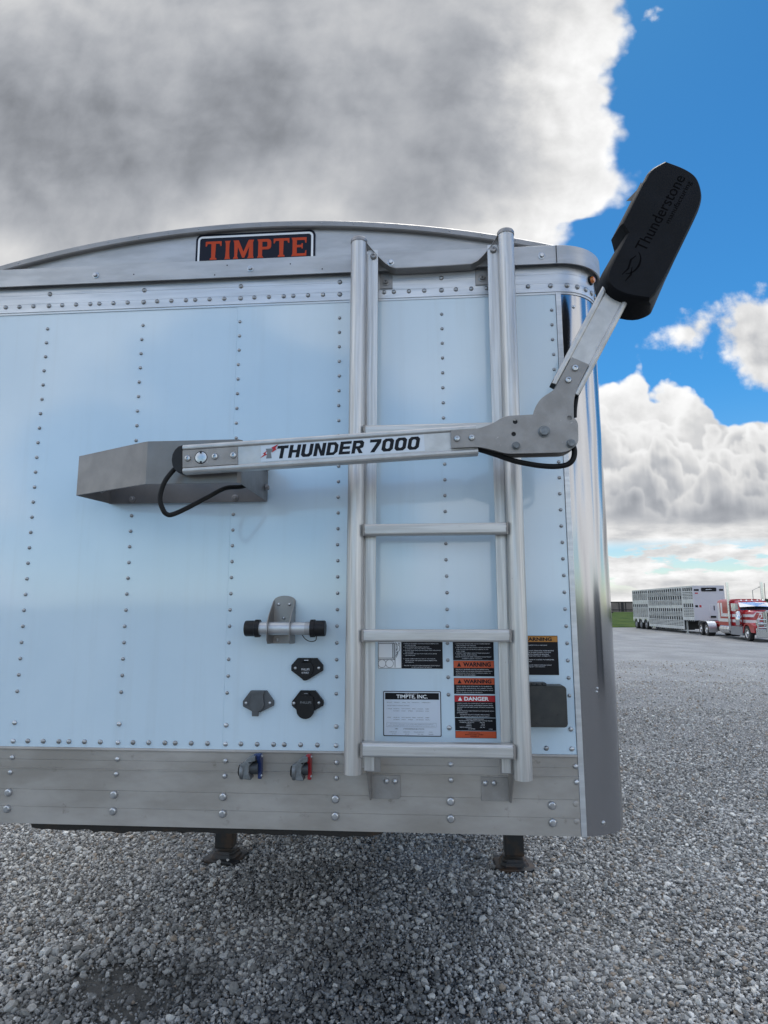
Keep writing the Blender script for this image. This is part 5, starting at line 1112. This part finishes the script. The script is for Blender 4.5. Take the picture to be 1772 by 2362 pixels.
# fenders
for sg in (-1, 1):
    mb = MB(); Po = [(.72 * math.cos(t), .52 + .70 * math.sin(t)) for t in [math.pi * k / 14 for k in range(15)]]; Pi = [(.62 * math.cos(t), .52 + .60 * math.sin(t)) for t in [math.pi * k / 14 for k in range(15)]]
    P = [(.72, .50)] + Po + [(-1.25, .62), (-1.25, .55), (-.62, .50)] + Pi[::-1]
    P = Po[:9] + [(-.55, 1.24), (-1.15, 1.10), (-1.28, .95), (-1.28, .60), (-.66, .60)] + [q for q in Pi[::-1] if q[1] > .60]
    mb.pyz(P, sg * .60, sg * 1.23); mb.build('fender', ['truckred'], TK, bevel=.02)
    mb = MB(); mb.box(min(sg * .66, sg * 1.1), max(sg * .66, sg * 1.1), -1.34, -1.20, 1.08, 1.34, 0); hl = mb.build('headlight', ['chrome2'], TK, bevel=.03)
    for q in (.77, .99): mb = MB(); mb.lathe((sg * q, -1.345, 1.21), (0, -1, 0), [(.095, 0), (.095, .012), (.06, .025), (0, .03)], 16); mb.build('lens', ['lens'], hl)
# bumper and guard
mb = MB(); mb.box(-1.28, 1.28, -1.72, -1.60, .30, .90); bu = mb.build('bumper', ['chrome2'], TK, bevel=.03)
mb = MB()
for x in (-1.18, -.62, -.20, .20, .62, 1.18): mb.cyl((x, -1.75, .7), (x, -1.75, 2.05 if abs(x) < .7 else 1.50), .055 if abs(x) > .3 else .035, n=12)
for z in (.98, 1.22, 1.48): 
    for sg in (-1, 1): mb.cyl((sg * .62, -1.75, z), (sg * 1.20, -1.75, z), .045, n=12)
mb.cyl((-.62, -1.75, 2.03), (.62, -1.75, 2.03), .06, n=12); mb.cyl((-.62, -1.75, 1.0), (.62, -1.75, 1.0), .05, n=12); mb.build('guard', ['chrome2'], TK)
# cab
C_ = []
for z, yf, hw in ((.95, 1.50, 1.00), (2.02, 1.50, 1.04), (2.10, 1.56, 1.04), (2.58, 1.80, .98), (2.74, 1.98, .88), (2.78, 2.2, .7)):
    C_.append([(-hw, yf, z), (hw, yf, z), (hw, 3.0, z), (-hw, 3.0, z)])
mb = MB(); mb.rings(C_, 0, False); cab = mb.build('cab', ['truckred'], TK, bevel=.04)
def on_front(z): return np.interp(z, [2.02, 2.10, 2.58, 2.74], [1.50, 1.56, 1.80, 1.98])
mb = MB(); P = [(-.96, 2.09), (.96, 2.09), (.92, 2.56), (-.92, 2.56)]; mb.prism(P, lambda p, q, t: (p, on_front(q) + t, q), -.012, .02); mb.build('windshield', ['glass'], cab)
mb = MB(); mb.rings([[(-1.0, 1.52, 2.30), (-1.0, 1.55, 2.30), (-.96, 1.86, 2.62), (-.96, 1.83, 2.62)], [(0, 1.36, 2.36), (0, 1.39, 2.36), (0, 1.86, 2.66), (0, 1.83, 2.66)], [(1.0, 1.52, 2.30), (1.0, 1.55, 2.30), (.96, 1.86, 2.62), (.96, 1.83, 2.62)]], 0, False); mb.build('visor', ['visor'], cab)
for k in range(5):
    mb = MB(); mb.lathe((-.72 + .36 * k, 1.95, 2.755), (0, -1, .25), [(.06, -.1), (.06, .02), (.03, .06), (0, .065)], 12); mb.build('roof_light', ['lens'], cab)
for sg in (-1, 1):
    mb = MB(); mb.prism([(1.72, 2.08), (2.72, 2.08), (2.72, 2.55), (1.95, 2.55)], lambda p, q, t: (sg * (np.interp(q, [2.0, 2.58], [1.04, .985]) + t), p, q), -.02, .008); mb.build('door_window', ['glass'], cab)
    mb = MB()
    for za, zb in ((1.60, 1.80), (1.22, 1.42)): mb.box(min(sg * 1.0, sg * 1.048), max(sg * 1.0, sg * 1.048), 1.52, 2.98, za, zb)
    mb.build('stripe', ['truckwhite'], cab)
    mb = MB(); mb.box(min(sg * 1.24, sg * 1.50), max(sg * 1.24, sg * 1.50), 1.66, 1.76, 2.02, 2.56); mb.cyl((sg * 1.02, 1.75, 2.5), (sg * 1.3, 1.72, 2.5), .02, n=8); mb.build('mirror', ['chrome2'], TK, bevel=.03)
    mb = MB(); mb.lathe((sg * 1.22, 1.28, 1.02), (0, 0, 1), [(.17, 0), (.20, .05), (.20, .75), (.16, .82), (.16, .95), (.10, 1.0), (0, 1.0)], 20); mb.build('air_cleaner', ['chrome2'], TK)
    mb = MB(); mb.tube([(sg * .95, 3.4, .62), (sg * 1.12, 3.15, .66), (sg * 1.17, 3.10, 1.0), (sg * 1.17, 3.10, 2.0)], .11, 16); mb.cyl((sg * 1.17, 3.10, 1.9), (sg * 1.17, 3.10, 4.10), .105, n=18); mb.build('exhaust_stack', ['chrome2'], TK)
    mb = MB(); mb.lathe((sg * .90, 3.45, .68), (0, 1, 0), [(.30, 0), (.34, .03), (.34, 1.77), (.30, 1.8)], 24)
    for y in (3.8, 4.4, 5.0): mb.lathe((sg * .90, y, .68), (0, 1, 0), [(.345, 0), (.35, .02), (.345, .06)], 24)
    mb.build('fuel_tank', ['chrome2'], TK)
    mb = MB(); mb.box(min(sg * .62, sg * 1.18), max(sg * .62, sg * 1.18), .95, 3.1, .34, .95); mb.build('step_box', ['galv_pole'], TK, bevel=.02)
    mb = MB(); Po = [(8.2 + .66 * math.cos(t), .52 + .66 * math.sin(t)) for t in [math.pi - math.pi * .5 * k / 8 for k in range(9)]]
    path = [(7.50, .32), (7.50, .62)] + Po + [(9.55, 1.19)] + [(9.55 + .66 * math.cos(t), .52 + .66 * math.sin(t)) for t in [math.pi * .5 - math.pi * .35 * k / 5 for k in range(1, 6)]]
    mb.rings([[(sg * .62, y, z), (sg * 1.25, y, z), (sg * 1.25, y + .02, z - .02), (sg * .62, y + .02, z - .02)] for y, z in path], 0, True); mb.build('wheel_fender', ['alu'], TK)
mb = MB(); mb.cyl((.88, 1.95, 2.6), (.93, 2.0, 4.0), .02, n=8); mb.build('antenna', ['slot'], TK)
# sleeper
S_ = []
for z, hw in ((.92, 1.12), (2.66, 1.12), (2.78, 1.06), (2.86, .95), (2.89, .6)):
    S_.append([(-hw, 3.02, z), (hw, 3.02, z), (hw, 5.6, z), (-hw, 5.6, z)])
mb = MB(); mb.rings(S_, 0, False); sl = mb.build('sleeper', ['truckred'], TK, bevel=.05)
for sg in (-1, 1):
    mb = MB()
    def slab(P): mb.prism(P, lambda p, q, t: (sg * (1.12 + t), p, q), -.02, .008)
    slab([(3.05, 1.22), (5.58, 1.22), (5.52, 2.62), (5.15, 2.62), (5.15, 1.46), (3.05, 1.46)]); slab([(3.05, 1.60), (4.95, 1.60), (4.95, 2.62), (4.62, 2.62), (4.62, 1.84), (3.50, 1.84), (3.50, 2.62), (3.25, 2.62), (3.25, 1.84), (3.05, 1.84)])
    mb.build('stripe', ['truckwhite'], sl)

# ================================================================== railcar past the grass
RC = thing('railcar', 'dark brown open railcar standing beyond the grass', 'railcar', (63, 197, 0))
mb = MB(); mb.box(-8.6, 8.6, 0, 2.9, .95, 3.35, 0); mb.build('car_body', ['rail_body'], RC)
mb = MB(); mb.box(-8.7, 8.7, -.12, 3.0, 3.22, 3.46); mb.box(-8.7, 8.7, -.10, -.001, .88, 1.08); mb.build('top_chord', ['rail_dark'], RC)
for k in range(4):
    mb = MB(); x = -7.6 + 5.0 * k; mb.box(x - .38, x + .38, -.11, -.001, .45, 3.2); mb.build('post', ['rail_dark'], RC)
    for d in (1.0, 4.0):
        if x + d < 8.5: mb = MB(); mb.box(x + d - .12, x + d + .12, -.09, -.001, .45, 3.2); mb.build('stiffener', ['rail_dark'], RC)
mb = MB(); mb.box(-8.5, 8.5, .05, 2.8, .30, .90); mb.build('sill', ['rail_body'], RC)
for x in (-6.5, 6.5):
    mb = MB(); mb.box(x - 1.1, x + 1.1, .1, 2.7, .12, .55); 
    for q in (-.8, .8): mb.cyl((x + q, .2, .34), (x + q, 2.6, .34), .36, n=18)
    mb.build('bogie', ['rail_dark'], RC)

# ================================================================== trees and lamp at the right edge
def tree(x, y, h, rad, leaf, lab, name, conical):
    t = thing(name, lab, 'tree', (x, y, -.1))
    mb = MB(); mb.cyl((0, 0, -.1), (.1, 0, h * .75), .16, .04, n=8)
    for k in range(9):
        a_ = random.uniform(0, 6.28); z = h * random.uniform(.25, .7); mb.cyl((0, 0, z), (rad * .6 * math.cos(a_), rad * .6 * math.sin(a_), z + h * .15), .05, .015, n=6)
    mb.build('trunk', ['bark'], t)
    mb = MB(); cl = []
    for k in range(34):
        z = random.uniform(.22, 1.); rr_ = rad * ((1.05 - z) if conical else math.sqrt(max(.08, 1 - (2 * z - 1.15) ** 2))) * random.uniform(.3, 1.)
        a_ = random.uniform(0, 6.28); cl.append((rr_ * math.cos(a_), rr_ * math.sin(a_), z * h, rad * random.uniform(.18, .36)))
    for cx_, cy_, cz_, cr_ in cl:
        for k in range(70):
            v = Vector((random.gauss(0, 1), random.gauss(0, 1), random.gauss(0, .8))); v = v.normalized() * cr_ * random.uniform(.4, 1.1); c = Vector((cx_, cy_, cz_)) + v
            u_ = Vector((random.gauss(0, 1), random.gauss(0, 1), random.gauss(0, 1))).normalized(); w_ = u_.orthogonal().normalized(); s1 = random.uniform(.10, .2)
            mb.add([c - u_ * s1, c + w_ * s1 * .6, c + u_ * s1, c - w_ * s1 * .6], [(0, 1, 2, 3)])
    mb.build('crown', [leaf], t); return t
tree(74.2, 140, 2.7, 2.2, 'leaf', 'olive green bushy tree behind the red truck', 'broadleaf_tree', False)
tree(79.3, 150, 3.4, 1.6, 'leaf_dark', 'dark pointed evergreen at the right edge behind the truck', 'conifer_tree', True)
LP = thing('street_lamp', 'thin grey lamp post with a short arm, far behind the red truck', 'lamp post', (84.2, 166, -.1))
mb = MB(); mb.cyl((0, 0, 0), (0, 0, 6.2), .10, .07, n=10); mb.build('post', ['galv_pole'], LP)
mb = MB(); mb.tube([(0, 0, 6.1), (.8, 0, 6.5), (1.7, 0, 6.9)], .05, 8); mb.build('arm', ['galv_pole'], LP)
mb = MB(); mb.box(1.6, 2.3, -.15, .15, 6.85, 7.02); mb.build('lamp_head', ['rail_dark'], LP, bevel=.03)

# ================================================================== added tree belt, unseen, to break the horizon mirrored in the paint
mb = MB(); top_ = []
for k in range(161):
    x = -160 + 2 * k; top_.append((x, 2.9 + .55 * math.sin(k * .13) + .35 * math.sin(k * .41 + 1) + random.uniform(-.25, .25)))
mb.rings([[(x, -118 + random.uniform(-1, 1), 0), (x, -119, h * .6), (x, -122, h), (x, -125, 0)] for x, h in top_], 0, False, False)
tag(mb.build('added_tree_belt', ['leaf_dark']), kind='stuff')

# ================================================================== farm shed beside the yard, seen mirrored in the polished corner
SH = thing('storage_shed', 'small dark shed mirrored in the polished trailer corner', 'shed', (19.5, -3.5, -.05))
mb = MB(); mb.box(-1.6, 1.6, -3.2, 3.2, 0, 2.2); w_ = mb.build('wall', ['shed'], SH)
mb = MB(); mb.pyz([(-3.3, 2.15)] + [(3.3 * math.cos(t), 2.15 + .55 * math.sin(t)) for t in [math.pi - math.pi * k / 10 for k in range(1, 10)]] + [(3.3, 2.15)], -1.7, 1.7); mb.build('roof', ['galv_pole'], SH)
mb = MB(); mb.box(-1.64, -1.60, -1.6, 1.6, 0, 1.9); mb.build('door', ['shed_door'], SH)
